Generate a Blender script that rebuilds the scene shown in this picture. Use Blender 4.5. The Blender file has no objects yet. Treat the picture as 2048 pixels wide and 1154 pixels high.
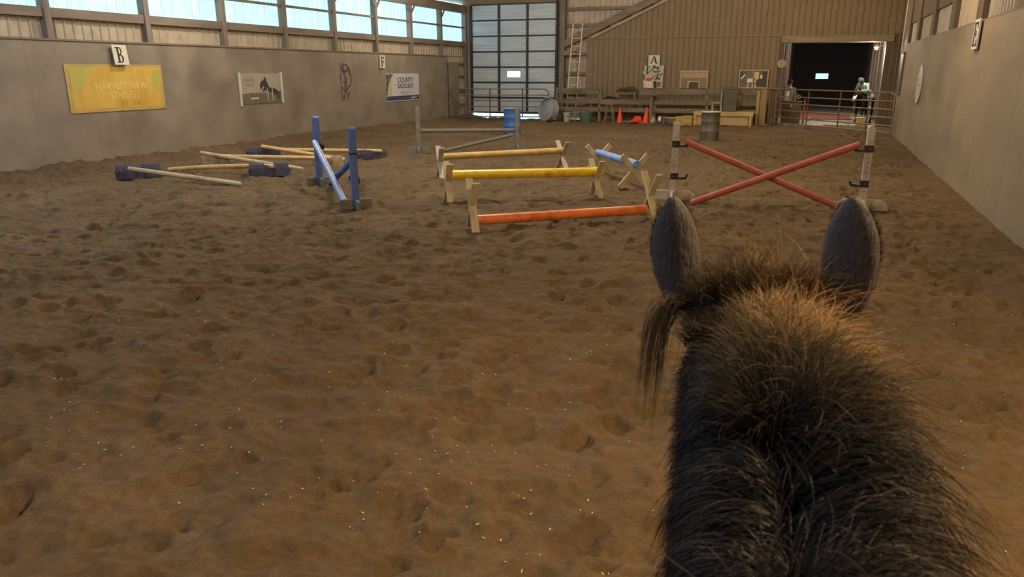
import bpy, math, random
import numpy as np
from mathutils import Vector, Matrix, noise as mnoise

random.seed(7)
rng = np.random.default_rng(11)
SC = bpy.context.scene
COL = SC.collection
PI = math.pi

# ------------------------------------------------------------------ camera, world, lights, exposure
cam_d = bpy.data.cameras.new('camera')
cam = bpy.data.objects.new('camera', cam_d)
COL.objects.link(cam)
cam.location = (0, 0, 2.1)
cam_d.sensor_width = 36.0
cam_d.lens = 36.0 * 1480 / 2048
cam_d.clip_start = 0.02
cam_d.dof.use_dof = True
cam_d.dof.focus_distance = 9.0
cam_d.dof.aperture_fstop = 9.0
cam.rotation_euler = (math.radians(90 - 16.343), 0, math.radians(21.772))
SC.camera = cam

SC.view_settings.view_transform = 'Standard'
SC.view_settings.look = 'None'
SC.view_settings.gamma = 1.0
SC.view_settings.use_curve_mapping = False
SC.view_settings.exposure = 0.45
try:
    SC.cycles.max_bounces = 6
    SC.cycles.diffuse_bounces = 4
    SC.cycles.glossy_bounces = 3
    SC.cycles.transmission_bounces = 4
    SC.cycles.caustics_reflective = False
    SC.cycles.caustics_refractive = False
    SC.cycles.sample_clamp_indirect = 4.0
except Exception:
    pass

world = bpy.data.worlds.new('daylight')
SC.world = world
world.use_nodes = True
bg = world.node_tree.nodes['Background']
bg.inputs[0].default_value = (0.55, 0.85, 1.0, 1)
bg.inputs[1].default_value = 2.2

WARM = (1.0, 0.70, 0.36)
NEUT = (1.0, 0.89, 0.71)
COOL_FILL = (0.73, 0.85, 1.0)  # tint of the unseen lamps added to stand in for window daylight
DAY_RAKE = (0.97, 0.94, 0.83)  # tint of the unseen ridge lamp that rakes the footing


def lamp(name, loc, power, color, size=0.25):
    d = bpy.data.lights.new(name, 'POINT')
    d.energy = power
    d.color = color
    d.shadow_soft_size = size
    o = bpy.data.objects.new(name, d)
    o.location = loc
    COL.objects.link(o)
    return o


for i, (x, y, z, p, c) in enumerate([
        (-12.9, 14.8, 5.2, 290, NEUT), (-12.9, 25.6, 5.2, 250, NEUT), (-12.0, 7.0, 5.6, 430, COOL_FILL),  # the cool lamp is unseen, added to boost weak window daylight
        (-5.8, 24.0, 6.4, 420, NEUT), (-5.8, 13.6, 6.4, 700, DAY_RAKE), (-5.5, -3.0, 5.0, 330, COOL_FILL),  # unseen: white lamp placed to rake the footing, cool one added behind the horse
        (-0.6, 27.5, 5.4, 230, WARM), (0.6, 15.5, 5.4, 280, WARM), (1.95, 2.4, 4.3, 680, WARM)]):
    lamp('arena_light', (x, y, z), p, c, 0.16)
lamp('aisle_light', (1.75, 33.75, 2.85), 170, (1.0, 0.93, 0.80), 0.06)
lamp('aisle_light', (0.3, 40.0, 3.3), 300, (1.0, 0.86, 0.66), 0.1)  # unseen second lamp, added to lift the black aisle


# ------------------------------------------------------------------ helpers
def lin(h):
    if isinstance(h, (tuple, list)):
        return tuple(h)
    h = h.lstrip('#')
    o = []
    for k in (0, 2, 4):
        c = int(h[k:k + 2], 16) / 255
        o.append(c / 12.92 if c <= 0.04045 else ((c + 0.055) / 1.055) ** 2.4)
    return tuple(o)


def mat(name, c1, c2=None, scale=6.0, rough=0.75, metal=0.0, bump=0.0, bscale=30.0, stretch=(1, 1, 1), lo=0.35, hi=0.65,
        spec=0.4, detail=5.0, c3=None, scale3=1.5, amt3=0.5):
    m = bpy.data.materials.new(name)
    m.use_nodes = True
    nt = m.node_tree
    N, L = nt.nodes, nt.links
    b = N['Principled BSDF']
    b.inputs['Roughness'].default_value = rough
    b.inputs['Metallic'].default_value = metal
    b.inputs['Specular IOR Level'].default_value = spec
    c1 = lin(c1)
    b.inputs['Base Color'].default_value = (*c1, 1)
    if c2 is None and bump == 0:
        return m
    tc = N.new('ShaderNodeTexCoord')
    mp = N.new('ShaderNodeMapping')
    mp.inputs['Scale'].default_value = stretch
    L.new(tc.outputs['Object'], mp.inputs[0])
    if c2 is not None:
        nz = N.new('ShaderNodeTexNoise')
        nz.inputs['Scale'].default_value = scale
        nz.inputs['Detail'].default_value = detail
        L.new(mp.outputs[0], nz.inputs['Vector'])
        rp = N.new('ShaderNodeMapRange')
        rp.inputs[1].default_value = lo
        rp.inputs[2].default_value = hi
        L.new(nz.outputs['Fac'], rp.inputs[0])
        mx = N.new('ShaderNodeMix')
        mx.data_type = 'RGBA'
        mx.inputs[6].default_value = (*c1, 1)
        mx.inputs[7].default_value = (*lin(c2), 1)
        L.new(rp.outputs[0], mx.inputs[0])
        out = mx.outputs[2]
        if c3 is not None:
            n3 = N.new('ShaderNodeTexNoise')
            n3.inputs['Scale'].default_value = scale3
            n3.inputs['Detail'].default_value = 6
            L.new(mp.outputs[0], n3.inputs['Vector'])
            r3 = N.new('ShaderNodeMapRange')
            r3.inputs[1].default_value = 0.5
            r3.inputs[2].default_value = 0.68
            r3.inputs[4].default_value = amt3
            L.new(n3.outputs['Fac'], r3.inputs[0])
            m3 = N.new('ShaderNodeMix')
            m3.data_type = 'RGBA'
            m3.inputs[7].default_value = (*lin(c3), 1)
            L.new(r3.outputs[0], m3.inputs[0])
            L.new(out, m3.inputs[6])
            out = m3.outputs[2]
        L.new(out, b.inputs['Base Color'])
    if bump:
        nb = N.new('ShaderNodeTexNoise')
        nb.inputs['Scale'].default_value = bscale
        nb.inputs['Detail'].default_value = 4
        L.new(mp.outputs[0], nb.inputs['Vector'])
        bp = N.new('ShaderNodeBump')
        bp.inputs['Strength'].default_value = bump
        bp.inputs['Distance'].default_value = 0.02
        L.new(nb.outputs['Fac'], bp.inputs['Height'])
        L.new(bp.outputs[0], b.inputs['Normal'])
    return m


def emit(name, c, strength):
    m = bpy.data.materials.new(name)
    m.use_nodes = True
    b = m.node_tree.nodes['Principled BSDF']
    b.inputs['Base Color'].default_value = (*lin(c), 1)
    b.inputs['Emission Color'].default_value = (*lin(c), 1)
    b.inputs['Emission Strength'].default_value = strength
    return m


class MB:
    def __init__(s):
        s.v = []
        s.f = []

    def add(s, vs, fs):
        o = len(s.v)
        s.v += [tuple(v) for v in vs]
        s.f += [tuple(i + o for i in f) for f in fs]
        return s

    def box(s, x0, x1, y0, y1, z0, z1):
        vs = [(x, y, z) for z in (z0, z1) for y in (y0, y1) for x in (x0, x1)]
        return s.add(vs, [(0, 2, 3, 1), (4, 5, 7, 6), (0, 1, 5, 4), (2, 6, 7, 3), (0, 4, 6, 2), (1, 3, 7, 5)])

    def bar(s, p0, p1, w, h, up=(0, 0, 1)):
        """box from p0 to p1; h is measured along (roughly) up, w across"""
        p0, p1, up = Vector(p0), Vector(p1), Vector(up)
        d = (p1 - p0).normalized()
        a = d.cross(up)
        if a.length < 1e-5:
            a = d.cross(Vector((1, 0, 0)))
        a.normalize()
        u = a.cross(d).normalized()
        vs = []
        for p in (p0, p1):
            for sa, su in ((-1, -1), (1, -1), (1, 1), (-1, 1)):
                vs.append(p + a * (sa * w / 2) + u * (su * h / 2))
        return s.add(vs, [(0, 1, 2, 3), (7, 6, 5, 4), (0, 4, 5, 1), (1, 5, 6, 2), (2, 6, 7, 3), (3, 7, 4, 0)])

    def tube(s, pts, r, n=12, cap=True, r2=None):
        """round tube along a path; r a number or a list; r2 a second half-axis (list) for ellipses"""
        pts = [Vector(p) for p in pts]
        k = len(pts)
        R = r if isinstance(r, (list, tuple)) else [r] * k
        R2 = r2 if r2 is not None else R
        base = len(s.v)
        prev = None
        for i, p in enumerate(pts):
            if i == 0:
                d = pts[1] - pts[0]
            elif i == k - 1:
                d = pts[-1] - pts[-2]
            else:
                d = (pts[i + 1] - pts[i]).normalized() + (pts[i] - pts[i - 1]).normalized()
            d.normalize()
            if prev is None:
                a = d.cross(Vector((0, 0, 1)))
                if a.length < 0.2:
                    a = Vector((1, 0, 0)) - d * d.x
                a.normalize()
            else:
                a = prev - d * prev.dot(d)
                a.normalize()
            prev = a
            b = a.cross(d)
            for j in range(n):
                t = 2 * PI * j / n
                s.v.append(tuple(p + a * (math.cos(t) * R[i]) + b * (math.sin(t) * R2[i])))
        for i in range(k - 1):
            for j in range(n):
                j2 = (j + 1) % n
                s.f.append((base + i * n + j, base + i * n + j2, base + (i + 1) * n + j2, base + (i + 1) * n + j))
        if cap:
            s.f.append(tuple(base + j for j in reversed(range(n))))
            s.f.append(tuple(base + (k - 1) * n + j for j in range(n)))
        return s

    def lathe(s, prof, c=(0, 0, 0), n=24, M=None):
        """profile [(r,z)...] about z"""
        base = len(s.v)
        for r, z in prof:
            for j in range(n):
                t = 2 * PI * j / n
                p = Vector((r * math.cos(t), r * math.sin(t), z))
                if M is not None:
                    p = M @ p
                s.v.append((p.x + c[0], p.y + c[1], p.z + c[2]))
        for i in range(len(prof) - 1):
            for j in range(n):
                j2 = (j + 1) % n
                s.f.append((base + i * n + j, base + i * n + j2, base + (i + 1) * n + j2, base + (i + 1) * n + j))
        if prof[0][0] > 1e-4:
            s.f.append(tuple(base + j for j in reversed(range(n))))
        if prof[-1][0] > 1e-4:
            s.f.append(tuple(base + (len(prof) - 1) * n + j for j in range(n)))
        return s

    def prism(s, poly, axis, a0, a1):
        """extrude a 2D polygon; axis 'x': poly=(y,z); 'y': (x,z); 'z': (x,y)"""
        def P(u, v, a):
            return {'x': (a, u, v), 'y': (u, a, v), 'z': (u, v, a)}[axis]
        n = len(poly)
        vs = [P(u, v, a0) for u, v in poly] + [P(u, v, a1) for u, v in poly]
        fs = [tuple(reversed(range(n))), tuple(range(n, 2 * n))]
        fs += [(i, (i + 1) % n, n + (i + 1) % n, n + i) for i in range(n)]
        return s.add(vs, fs)

    def obj(s, name, m, parent=None, off=None, smooth=None, bevel=0.0, fix=False):
        me = bpy.data.meshes.new(name)
        vs = s.v
        if off is not None:
            vs = [(x - off[0], y - off[1], z - off[2]) for x, y, z in vs]
        me.from_pydata(vs, [], s.f)
        if fix:
            import bmesh
            b = bmesh.new()
            b.from_mesh(me)
            bmesh.ops.recalc_face_normals(b, faces=b.faces)
            b.to_mesh(me)
            b.free()
        me.materials.append(m)
        o = bpy.data.objects.new(name, me)
        COL.objects.link(o)
        if parent is not None:
            o.parent = parent
        if smooth is not None:
            me.shade_smooth()
            if smooth < 180:
                me.set_sharp_from_angle(angle=math.radians(smooth))
        if bevel:
            md = o.modifiers.new('bevel', 'BEVEL')
            md.width = bevel
            md.segments = 2
            md.limit_method = 'ANGLE'
        return o


def tag(o, label, cat, group=None):
    o['label'] = label
    o['category'] = cat
    if group:
        o['group'] = group
    return o


def thing(name, label, cat, loc=(0, 0, 0), rot=0.0, group=None):
    o = bpy.data.objects.new(name, None)
    o.empty_display_size = 0.1
    COL.objects.link(o)
    o.location = loc
    o.rotation_euler = rot if isinstance(rot, (tuple, list)) else (0, 0, rot)
    return tag(o, label, cat, group)


def struct(o):
    o['kind'] = 'structure'
    return o


def sempty(name, loc=(0, 0, 0)):
    o = bpy.data.objects.new(name, None)
    o.empty_display_size = 0.1
    o.location = loc
    COL.objects.link(o)
    return struct(o)


def clone(src, name, parent=None, loc=None, rot=None, m=None):
    o = src.copy()
    o.name = name
    COL.objects.link(o)
    if parent is not None:
        o.parent = parent
    if loc is not None:
        o.location = loc
    if rot is not None:
        o.rotation_euler = rot
    return o


def text(body, size, m, parent, loc=(0, 0, 0), name='lettering', sx=1.0, ext=0.002, rotz=0.0, label=None, shear=0.0, bold=0.0):
    c = bpy.data.curves.new(name, 'FONT')
    c.body = body
    c.size = size
    c.align_x = 'CENTER'
    c.align_y = 'CENTER'
    c.extrude = ext
    c.shear = shear
    c.offset = bold
    c.materials.append(m)
    tmp = bpy.data.objects.new('tmp', c)
    COL.objects.link(tmp)
    bpy.context.view_layer.update()
    me = bpy.data.meshes.new_from_object(tmp.evaluated_get(bpy.context.evaluated_depsgraph_get()))
    bpy.data.objects.remove(tmp)
    bpy.data.curves.remove(c)
    me.name = name
    if not me.materials:
        me.materials.append(m)
    o = bpy.data.objects.new(name, me)
    o.scale = (sx, 1, 1)
    o.location = loc
    o.rotation_euler = (0, 0, rotz)
    COL.objects.link(o)
    o.parent = parent
    if label:
        o['label'] = label
    return o


def np_mesh(name, V, Q, m, parent=None, attrs=None, smooth=True):
    me = bpy.data.meshes.new(name)
    nv, nq, k = len(V), len(Q), Q.shape[1]
    me.vertices.add(nv)
    me.vertices.foreach_set('co', np.ascontiguousarray(V, dtype=np.float32).ravel())
    me.loops.add(nq * k)
    me.loops.foreach_set('vertex_index', np.ascontiguousarray(Q, dtype=np.int32).ravel())
    me.polygons.add(nq)
    me.polygons.foreach_set('loop_start', np.arange(0, nq * k, k, dtype=np.int32))
    me.update(calc_edges=True)
    if smooth:
        me.polygons.foreach_set('use_smooth', np.ones(nq, dtype=bool))
    for an, av in (attrs or {}).items():
        a = me.attributes.new(an, 'FLOAT', 'POINT')
        a.data.foreach_set('value', np.ascontiguousarray(av, dtype=np.float32))
    me.materials.append(m)
    o = bpy.data.objects.new(name, me)
    COL.objects.link(o)
    if parent is not None:
        o.parent = parent
    return o


def remesh(o, voxel, smooth=6, fac=0.5):
    md = o.modifiers.new('remesh', 'REMESH')
    md.mode = 'VOXEL'
    md.voxel_size = voxel
    md.use_smooth_shade = True
    sm = o.modifiers.new('smooth', 'SMOOTH')
    sm.iterations = smooth
    sm.factor = fac
    return o


ROT_L = (PI / 2, 0, PI / 2)     # local x along +Y, y up, z out of the left wall
ROT_R = (PI / 2, 0, -PI / 2)    # right wall
ROT_B = (PI / 2, 0, 0)          # far wall

# ------------------------------------------------------------------ materials
M_KICK = mat('kickboard', '#7a7064', '#897e70', 1.3, 0.85, bump=0.25, bscale=14, c3='#63584f', scale3=0.8, amt3=0.55)
M_KICKR = mat('kickboard_right', '#7e705c', '#8c7d67', 1.2, 0.85, bump=0.3, bscale=10, c3='#695c4a', scale3=1.0, amt3=0.55, stretch=(1, .3, 1))
M_TIMBER = mat('timber', '#6a6058', '#80746b', 5, 0.8, bump=0.3, bscale=20, stretch=(1, 1, 0.15))
M_TIMBERY = mat('timber_along', '#685e55', '#7c7065', 5, 0.8, bump=0.3, bscale=20, stretch=(1, 0.15, 1))
M_TIMBERX = mat('timber_across', '#6f6256', '#857566', 5, 0.8, bump=0.3, bscale=20, stretch=(0.15, 1, 1))
M_OLDX = mat('old_plank', '#655a4e', '#7d6f60', 4, 0.85, bump=0.3, bscale=16, stretch=(0.2, 1, 1), c3='#4d4034', scale3=2.5, amt3=0.5)
M_DARKW = mat('dark_wood', '#54463a', '#665546', 4, 0.8, bump=0.2, bscale=20, stretch=(1, 1, 0.2))
M_STEELW = mat('white_steel', '#a0937f', '#aea18d', 2, 0.55, c3='#857863', scale3=3, amt3=0.4)
M_LINER = mat('brown_steel', '#77654c', '#7f6d55', 1.2, 0.6, c3='#6a5942', scale3=0.5, amt3=0.6)
M_DOOR = mat('door_panel', '#adb6c2', '#bcc5d0', 1.5, 0.45, stretch=(0.5, 1, 6), c3='#9299a5', scale3=1.2, amt3=0.35)
M_DOORFR = mat('door_frame', '#2a2b30', rough=0.5)
M_ROOF = mat('roof_steel', '#a99c8a', '#b6a994', 2, 0.7)
M_GATE = mat('gate_tube', '#7f7768', '#6a5c4a', 9, 0.45, metal=0.35, c3='#5c4026', scale3=5, amt3=0.6)
M_GATEB = mat('gate_tube_brown', '#84735d', '#6f5f49', 9, 0.5, metal=0.2, c3='#63482c', scale3=5, amt3=0.5)
M_GALV = mat('galvanised', '#98989c', '#a5a5a8', 4, 0.5, metal=0.25)
M_WHITEP = mat('white_paint', '#bcb3a7', '#a89d90', 8, 0.7, bump=0.15, c3='#85786a', scale3=6, amt3=0.5)
M_CREAM = mat('cream_wood', '#c6b998', '#b3a482', 8, 0.75, bump=0.2, stretch=(1, 1, 0.3), c3='#8a754f', scale3=5, amt3=0.5)
M_RED = mat('red_paint', '#a8564a', '#9c4c40', 5, 0.55, c3='#c06a58', scale3=7, amt3=0.4)
M_ORANGE = mat('orange_paint', '#e67c3e', '#da7034', 5, 0.38, spec=0.6, c3='#8e3c20', scale3=9, amt3=0.5)
M_YELLOW = mat('yellow_paint', '#ecc81c', '#dfb818', 5, 0.38, spec=0.6, c3='#94730f', scale3=9, amt3=0.5)
M_TAN = mat('tan_paint', '#c8a666', '#b6945a', 5, 0.5, c3='#8d6a38', scale3=8, amt3=0.4)
M_BLUE = mat('blue_paint', '#4d6eb0', '#43639f', 4, 0.5, spec=0.5, c3='#3a5488', scale3=7, amt3=0.5)
M_BLUEL = mat('light_blue_paint', '#5b83cf', '#7c9bd6', 6, 0.45, spec=0.5, c3='#a9bcdf', scale3=7, amt3=0.6)
M_BARRELB = mat('blue_plastic', '#3f6cb5', '#4a76bb', 3, 0.45, spec=0.5, c3='#5d82b8', scale3=3, amt3=0.4)
M_BLOCK = mat('navy_plastic', '#34344a', '#3d3c50', 5, 0.5, spec=0.5, c3='#615a5a', scale3=6, amt3=0.35)
M_RAWPOLE = mat('raw_pole', '#d3b583', '#c2a170', 6, 0.7, bump=0.2, c3='#9c7c50', scale3=4, amt3=0.4)
M_RAWPOLE2 = mat('worn_white_pole', '#c4b494', '#ad9b7a', 6, 0.7, bump=0.2, c3='#8e7c60', scale3=4, amt3=0.4)
M_GREYW = mat('grey_paint', '#6f6b63', '#7e786c', 5, 0.7, bump=0.2, c3='#545049', scale3=6, amt3=0.5)
M_BLACK = mat('black_metal', '#2c2522', '#362c27', 9, 0.5, metal=0.3)
M_BLACKP = mat('black_plastic', '#1d1c1e', rough=0.6)
M_CONE = mat('cone_orange', '#e8512a', '#dd4824', 4, 0.5)
M_LUMBER = mat('new_lumber', '#bba365', '#ab9256', 6, 0.7, bump=0.2, stretch=(0.2, 1, 1), c3='#95804a', scale3=3, amt3=0.4)
M_PLY = mat('plywood_board', '#a58a63', '#b0966e', 4, 0.75, bump=0.15)
M_WHITE = mat('white_board', '#cdc7bc', '#bfb8ab', 6, 0.65)
M_INK = mat('dark_ink', '#23201f', rough=0.7)
M_INKG = mat('grey_ink', '#4f463e', rough=0.8)
M_GREEN = mat('green_tub', '#4c6150', '#566c5a', 4, 0.55)
M_SKIN = mat('skin', '#a87b62', rough=0.6)


def window_mat():
    m = bpy.data.materials.new('fibreglass_pane')
    m.use_nodes = True
    nt = m.node_tree
    N, L = nt.nodes, nt.links
    b = N['Principled BSDF']
    tc = N.new('ShaderNodeTexCoord')
    mp = N.new('ShaderNodeMapping')
    mp.inputs['Scale'].default_value = (1, 14, 0.5)
    L.new(tc.outputs['Object'], mp.inputs[0])
    nz = N.new('ShaderNodeTexNoise')
    nz.inputs['Scale'].default_value = 1.6
    nz.inputs['Detail'].default_value = 6
    L.new(mp.outputs[0], nz.inputs['Vector'])
    rp = N.new('ShaderNodeValToRGB')
    rp.color_ramp.elements[0].position = 0.36
    rp.color_ramp.elements[0].color = (0.30, 0.72, 0.86, 1)
    rp.color_ramp.elements[1].position = 0.54
    rp.color_ramp.elements[1].color = (0.70, 1.45, 1.7, 1)
    L.new(nz.outputs['Fac'], rp.inputs[0])
    L.new(rp.outputs[0], b.inputs['Emission Color'])
    b.inputs['Emission Strength'].default_value = 0.75
    b.inputs['Base Color'].default_value = (0.12, 0.16, 0.17, 1)
    b.inputs['Roughness'].default_value = 0.6
    return m


M_PANE = window_mat()


def floor_mat():
    m = bpy.data.materials.new('arena_footing')
    m.use_nodes = True
    nt = m.node_tree
    N, L = nt.nodes, nt.links
    b = N['Principled BSDF']
    b.inputs['Roughness'].default_value = 0.95
    b.inputs['Specular IOR Level'].default_value = 0.1
    tc = N.new('ShaderNodeTexCoord')
    def noise(scale, detail=6, rough=0.6):
        n = N.new('ShaderNodeTexNoise')
        n.inputs['Scale'].default_value = scale
        n.inputs['Detail'].default_value = detail
        n.inputs['Roughness'].default_value = rough
        L.new(tc.outputs['Object'], n.inputs['Vector'])
        return n
    n1 = noise(0.7)
    n2 = noise(14, 8, 0.7)
    n3 = noise(90, 4, 0.7)
    r1 = N.new('ShaderNodeMapRange')
    r1.inputs[1].default_value = 0.35
    r1.inputs[2].default_value = 0.68
    L.new(n1.outputs['Fac'], r1.inputs[0])
    mx = N.new('ShaderNodeMix')
    mx.data_type = 'RGBA'
    mx.inputs[6].default_value = (*lin('#5f503d'), 1)
    mx.inputs[7].default_value = (*lin('#715e48'), 1)
    L.new(r1.outputs[0], mx.inputs[0])
    r2 = N.new('ShaderNodeMapRange')
    r2.inputs[1].default_value = 0.36
    r2.inputs[2].default_value = 0.64
    r2.inputs[3].default_value = 0.80
    r2.inputs[4].default_value = 1.12
    L.new(n2.outputs['Fac'], r2.inputs[0])
    r3 = N.new('ShaderNodeMapRange')
    r3.inputs[1].default_value = 0.3
    r3.inputs[2].default_value = 0.7
    r3.inputs[3].default_value = 0.82
    r3.inputs[4].default_value = 1.15
    L.new(n3.outputs['Fac'], r3.inputs[0])
    mu = N.new('ShaderNodeMath')
    mu.operation = 'MULTIPLY'
    L.new(r2.outputs[0], mu.inputs[0])
    L.new(r3.outputs[0], mu.inputs[1])
    vm = N.new('ShaderNodeVectorMath')
    vm.operation = 'SCALE'
    L.new(mx.outputs[2], vm.inputs[0])
    L.new(mu.outputs[0], vm.inputs['Scale'])
    L.new(vm.outputs[0], b.inputs['Base Color'])
    bp = N.new('ShaderNodeBump')
    bp.inputs['Strength'].default_value = 0.55
    bp.inputs['Distance'].default_value = 0.03
    L.new(n2.outputs['Fac'], bp.inputs['Height'])
    bp2 = N.new('ShaderNodeBump')
    bp2.inputs['Strength'].default_value = 0.5
    bp2.inputs['Distance'].default_value = 0.006
    L.new(n3.outputs['Fac'], bp2.inputs['Height'])
    L.new(bp.outputs[0], bp2.inputs['Normal'])
    L.new(bp2.outputs[0], b.inputs['Normal'])
    return m


M_FLOOR = floor_mat()
M_CONC = mat('aisle_concrete', '#9b9184', '#8a8174', 3, 0.7, c3='#76695a', scale3=1.2, amt3=0.5)

# ------------------------------------------------------------------ footing (the arena floor)
XL, XR, YB, YN = -15.4, 2.5, 33.0, -8.0


def vnoise(x, y, seed):
    """smooth value noise on arrays"""
    xi = np.floor(x).astype(np.int64)
    yi = np.floor(y).astype(np.int64)
    fx, fy = x - xi, y - yi
    fx = fx * fx * (3 - 2 * fx)
    fy = fy * fy * (3 - 2 * fy)

    def h(a, b):
        n = (a * 374761393 + b * 668265263 + seed * 974711) & 0x7fffffff
        n = ((n ^ (n >> 13)) * 1274126177) & 0x7fffffff
        n = n ^ (n >> 16)
        return (n & 0xffff) / 65535.0
    return (h(xi, yi) * (1 - fx) + h(xi + 1, yi) * fx) * (1 - fy) + (h(xi, yi + 1) * (1 - fx) + h(xi + 1, yi + 1) * fx) * fy


def build_floor():
    xs = np.concatenate([np.arange(XL - 0.4, -9.5, 0.035), np.arange(-9.5, XR + 0.45, 0.0205)])
    ys = [YN]
    while ys[-1] < YB + 0.02:
        y = ys[-1]
        if y < 1.8:
            d = 0.12
        else:
            d = max(0.0165, 0.0026 * y)
        ys.append(y + d)
    ys = np.array(ys)
    X, Y = np.meshgrid(xs, ys)
    Z = np.zeros_like(X)
    for k, (s, a) in enumerate(((0.5, 0.04), (1.7, 0.055), (4.0, 0.06), (8.5, 0.046), (19.0, 0.020))):
        Z += a * (vnoise(X * s * 0.8 + 13.1 * k, Y * s * 1.15 + 7.7 * k, 3 + k) - 0.5)
    # ridged drag lines, slightly aslant
    w = vnoise((X * 0.9 + Y * 0.35) * 1.3, (Y - X * 0.28) * 4.6, 41)
    Z += 0.045 * (1 - np.abs(2 * w - 1)) ** 1.5 - 0.02
    # hoof prints and divots, ragged edged
    WARP = 0.9 * (vnoise(X * 11 + 3, Y * 11, 77) - 0.5) + 0.5 * (vnoise(X * 27 + 3, Y * 27, 78) - 0.5)
    n = 5200
    px = rng.uniform(XL, XR, n)
    py = rng.uniform(1.0, YB, n) ** 1.0
    for i in range(n):
        rx = rng.uniform(0.05, 0.095)
        ry = rx * rng.uniform(0.9, 1.5)
        dep = rng.uniform(0.018, 0.055)
        ang = rng.uniform(-0.7, 0.7)
        R = 2.0 * max(rx, ry)
        i0, i1 = np.searchsorted(xs, (px[i] - R, px[i] + R))
        j0, j1 = np.searchsorted(ys, (py[i] - R, py[i] + R))
        if i1 - i0 < 2 or j1 - j0 < 2:
            continue
        dx = X[j0:j1, i0:i1] - px[i]
        dy = Y[j0:j1, i0:i1] - py[i]
        ca, sa = math.cos(ang), math.sin(ang)
        u = (dx * ca + dy * sa) / rx
        v = (-dx * sa + dy * ca) / ry
        r = np.sqrt(u * u + v * v)
        r = r + WARP[j0:j1, i0:i1]
        prof = -dep * np.exp(-np.clip(r, 0, 9) ** 3 * 0.8) + dep * 0.55 * np.exp(-((r - 1.35) / 0.32) ** 2) * (0.5 + 0.5 * np.sin(np.arctan2(v, u) + ang * 4))
        Z[j0:j1, i0:i1] += prof
    # two fresh deep prints beside the horse
    for (hx, hy) in ((-0.78, 2.99), (-0.68, 2.74), (-5.2, 4.0), (-3.4, 2.95)):
        i0, i1 = np.searchsorted(xs, (hx - 0.25, hx + 0.25))
        j0, j1 = np.searchsorted(ys, (hy - 0.25, hy + 0.25))
        r = np.sqrt(((X[j0:j1, i0:i1] - hx) / 0.075) ** 2 + ((Y[j0:j1, i0:i1] - hy) / 0.062) ** 2)
        Z[j0:j1, i0:i1] += -0.06 / (1 + np.exp((r - 1) * 7)) + 0.018 * np.exp(-((r - 1.45) / 0.3) ** 2)
    # the track along the right kickboards is packed flat
    Z *= 1 - 0.7 * np.exp(-((X - XR) / 0.7) ** 2)
    Z -= Z.mean() + 0.004
    # banked up a little along the kickboards
    Z += 0.13 * np.exp(-((X - XL) / 0.55) ** 2) + 0.03 * np.exp(-((X - XR) / 0.35) ** 2)
    ny, nx = X.shape
    V = np.stack([X, Y, Z], -1).reshape(-1, 3)
    idx = np.arange(ny * nx).reshape(ny, nx)
    Q = np.stack([idx[:-1, :-1], idx[:-1, 1:], idx[1:, 1:], idx[1:, :-1]], -1).reshape(-1, 4)
    o = np_mesh('floor', V, Q, M_FLOOR)
    struct(o)

    def zat(x, y):
        i = min(max(int(np.searchsorted(xs, x)), 0), nx - 1)
        j = min(max(int(np.searchsorted(ys, y)), 0), ny - 1)
        return float(Z[j, i])
    return o, zat


FLOOR, zat = build_floor()


def wood_chips():
    V, Q = [], []
    for k in range(440):
        y = 2.5 + rng.exponential(1.7)
        x = rng.uniform(-6.5, 2.3)
        if y > 12 or abs(x) > 1.2 + y * 1.0 and x > 0:
            continue
        z = zat(x, y) + 0.004
        l, w = rng.uniform(0.003, 0.009), rng.uniform(0.0015, 0.0035)
        a, tl = rng.uniform(0, PI), rng.uniform(-0.5, 0.5)
        ca, sa = math.cos(a), math.sin(a)
        b = len(V)
        for dz in (0, 0.002):
            for (u, v) in ((-l, -w), (l, -w), (l * .8, w), (-l, w)):
                V.append((x + u * ca - v * sa, y + u * sa + v * ca, z + dz + u * tl))
        Q += [(b, b + 3, b + 2, b + 1), (b + 4, b + 5, b + 6, b + 7), (b, b + 1, b + 5, b + 4), (b + 1, b + 2, b + 6, b + 5),
              (b + 2, b + 3, b + 7, b + 6), (b + 3, b, b + 4, b + 7)]
    o = np_mesh('wood_chips', np.array(V), np.array(Q), mat('wood_chip', '#e4d3b0', rough=0.7), FLOOR, smooth=False)
    o['kind'] = 'stuff'


wood_chips()

# aisle floor beyond the doorway and the ground outside the big door
struct(MB().box(-1.75, 2.6, YB - 0.05, 52, -0.2, 0.0).obj('floor', M_CONC))
struct(MB().box(-17, -9.5, YB + 0.15, 44, -0.25, -0.05).obj('floor', mat('snowy_yard', '#dfe9ee', '#cfdde4', 2, 0.9)))


# ------------------------------------------------------------------ ribbed steel sheets
def ribbed(w, h, pitch=0.23, depth=0.03, flat=True):
    """profile in local x (0..w), z (0..h), ribs bulging to -y; one thin sheet with thickness"""
    pts = []
    x = 0.0
    while x < w - 1e-6:
        for dx, d in ((0, 0), (pitch * 0.72, 0), (pitch * 0.80, 1), (pitch * 0.92, 1)):
            if x + dx < w:
                pts.append((x + dx, -depth * d))
        x += pitch
    pts.append((w, 0))
    back = [(px, py + 0.012) for px, py in reversed(pts)]
    return MB().prism(pts + back, 'z', 0, h)


# ------------------------------------------------------------------ left wall
POST0, BAY = 11.92, 2.64
posts_y = [POST0 + BAY * k for k in range(-7, 8)]           # 30.40 is the last before the corner


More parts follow.
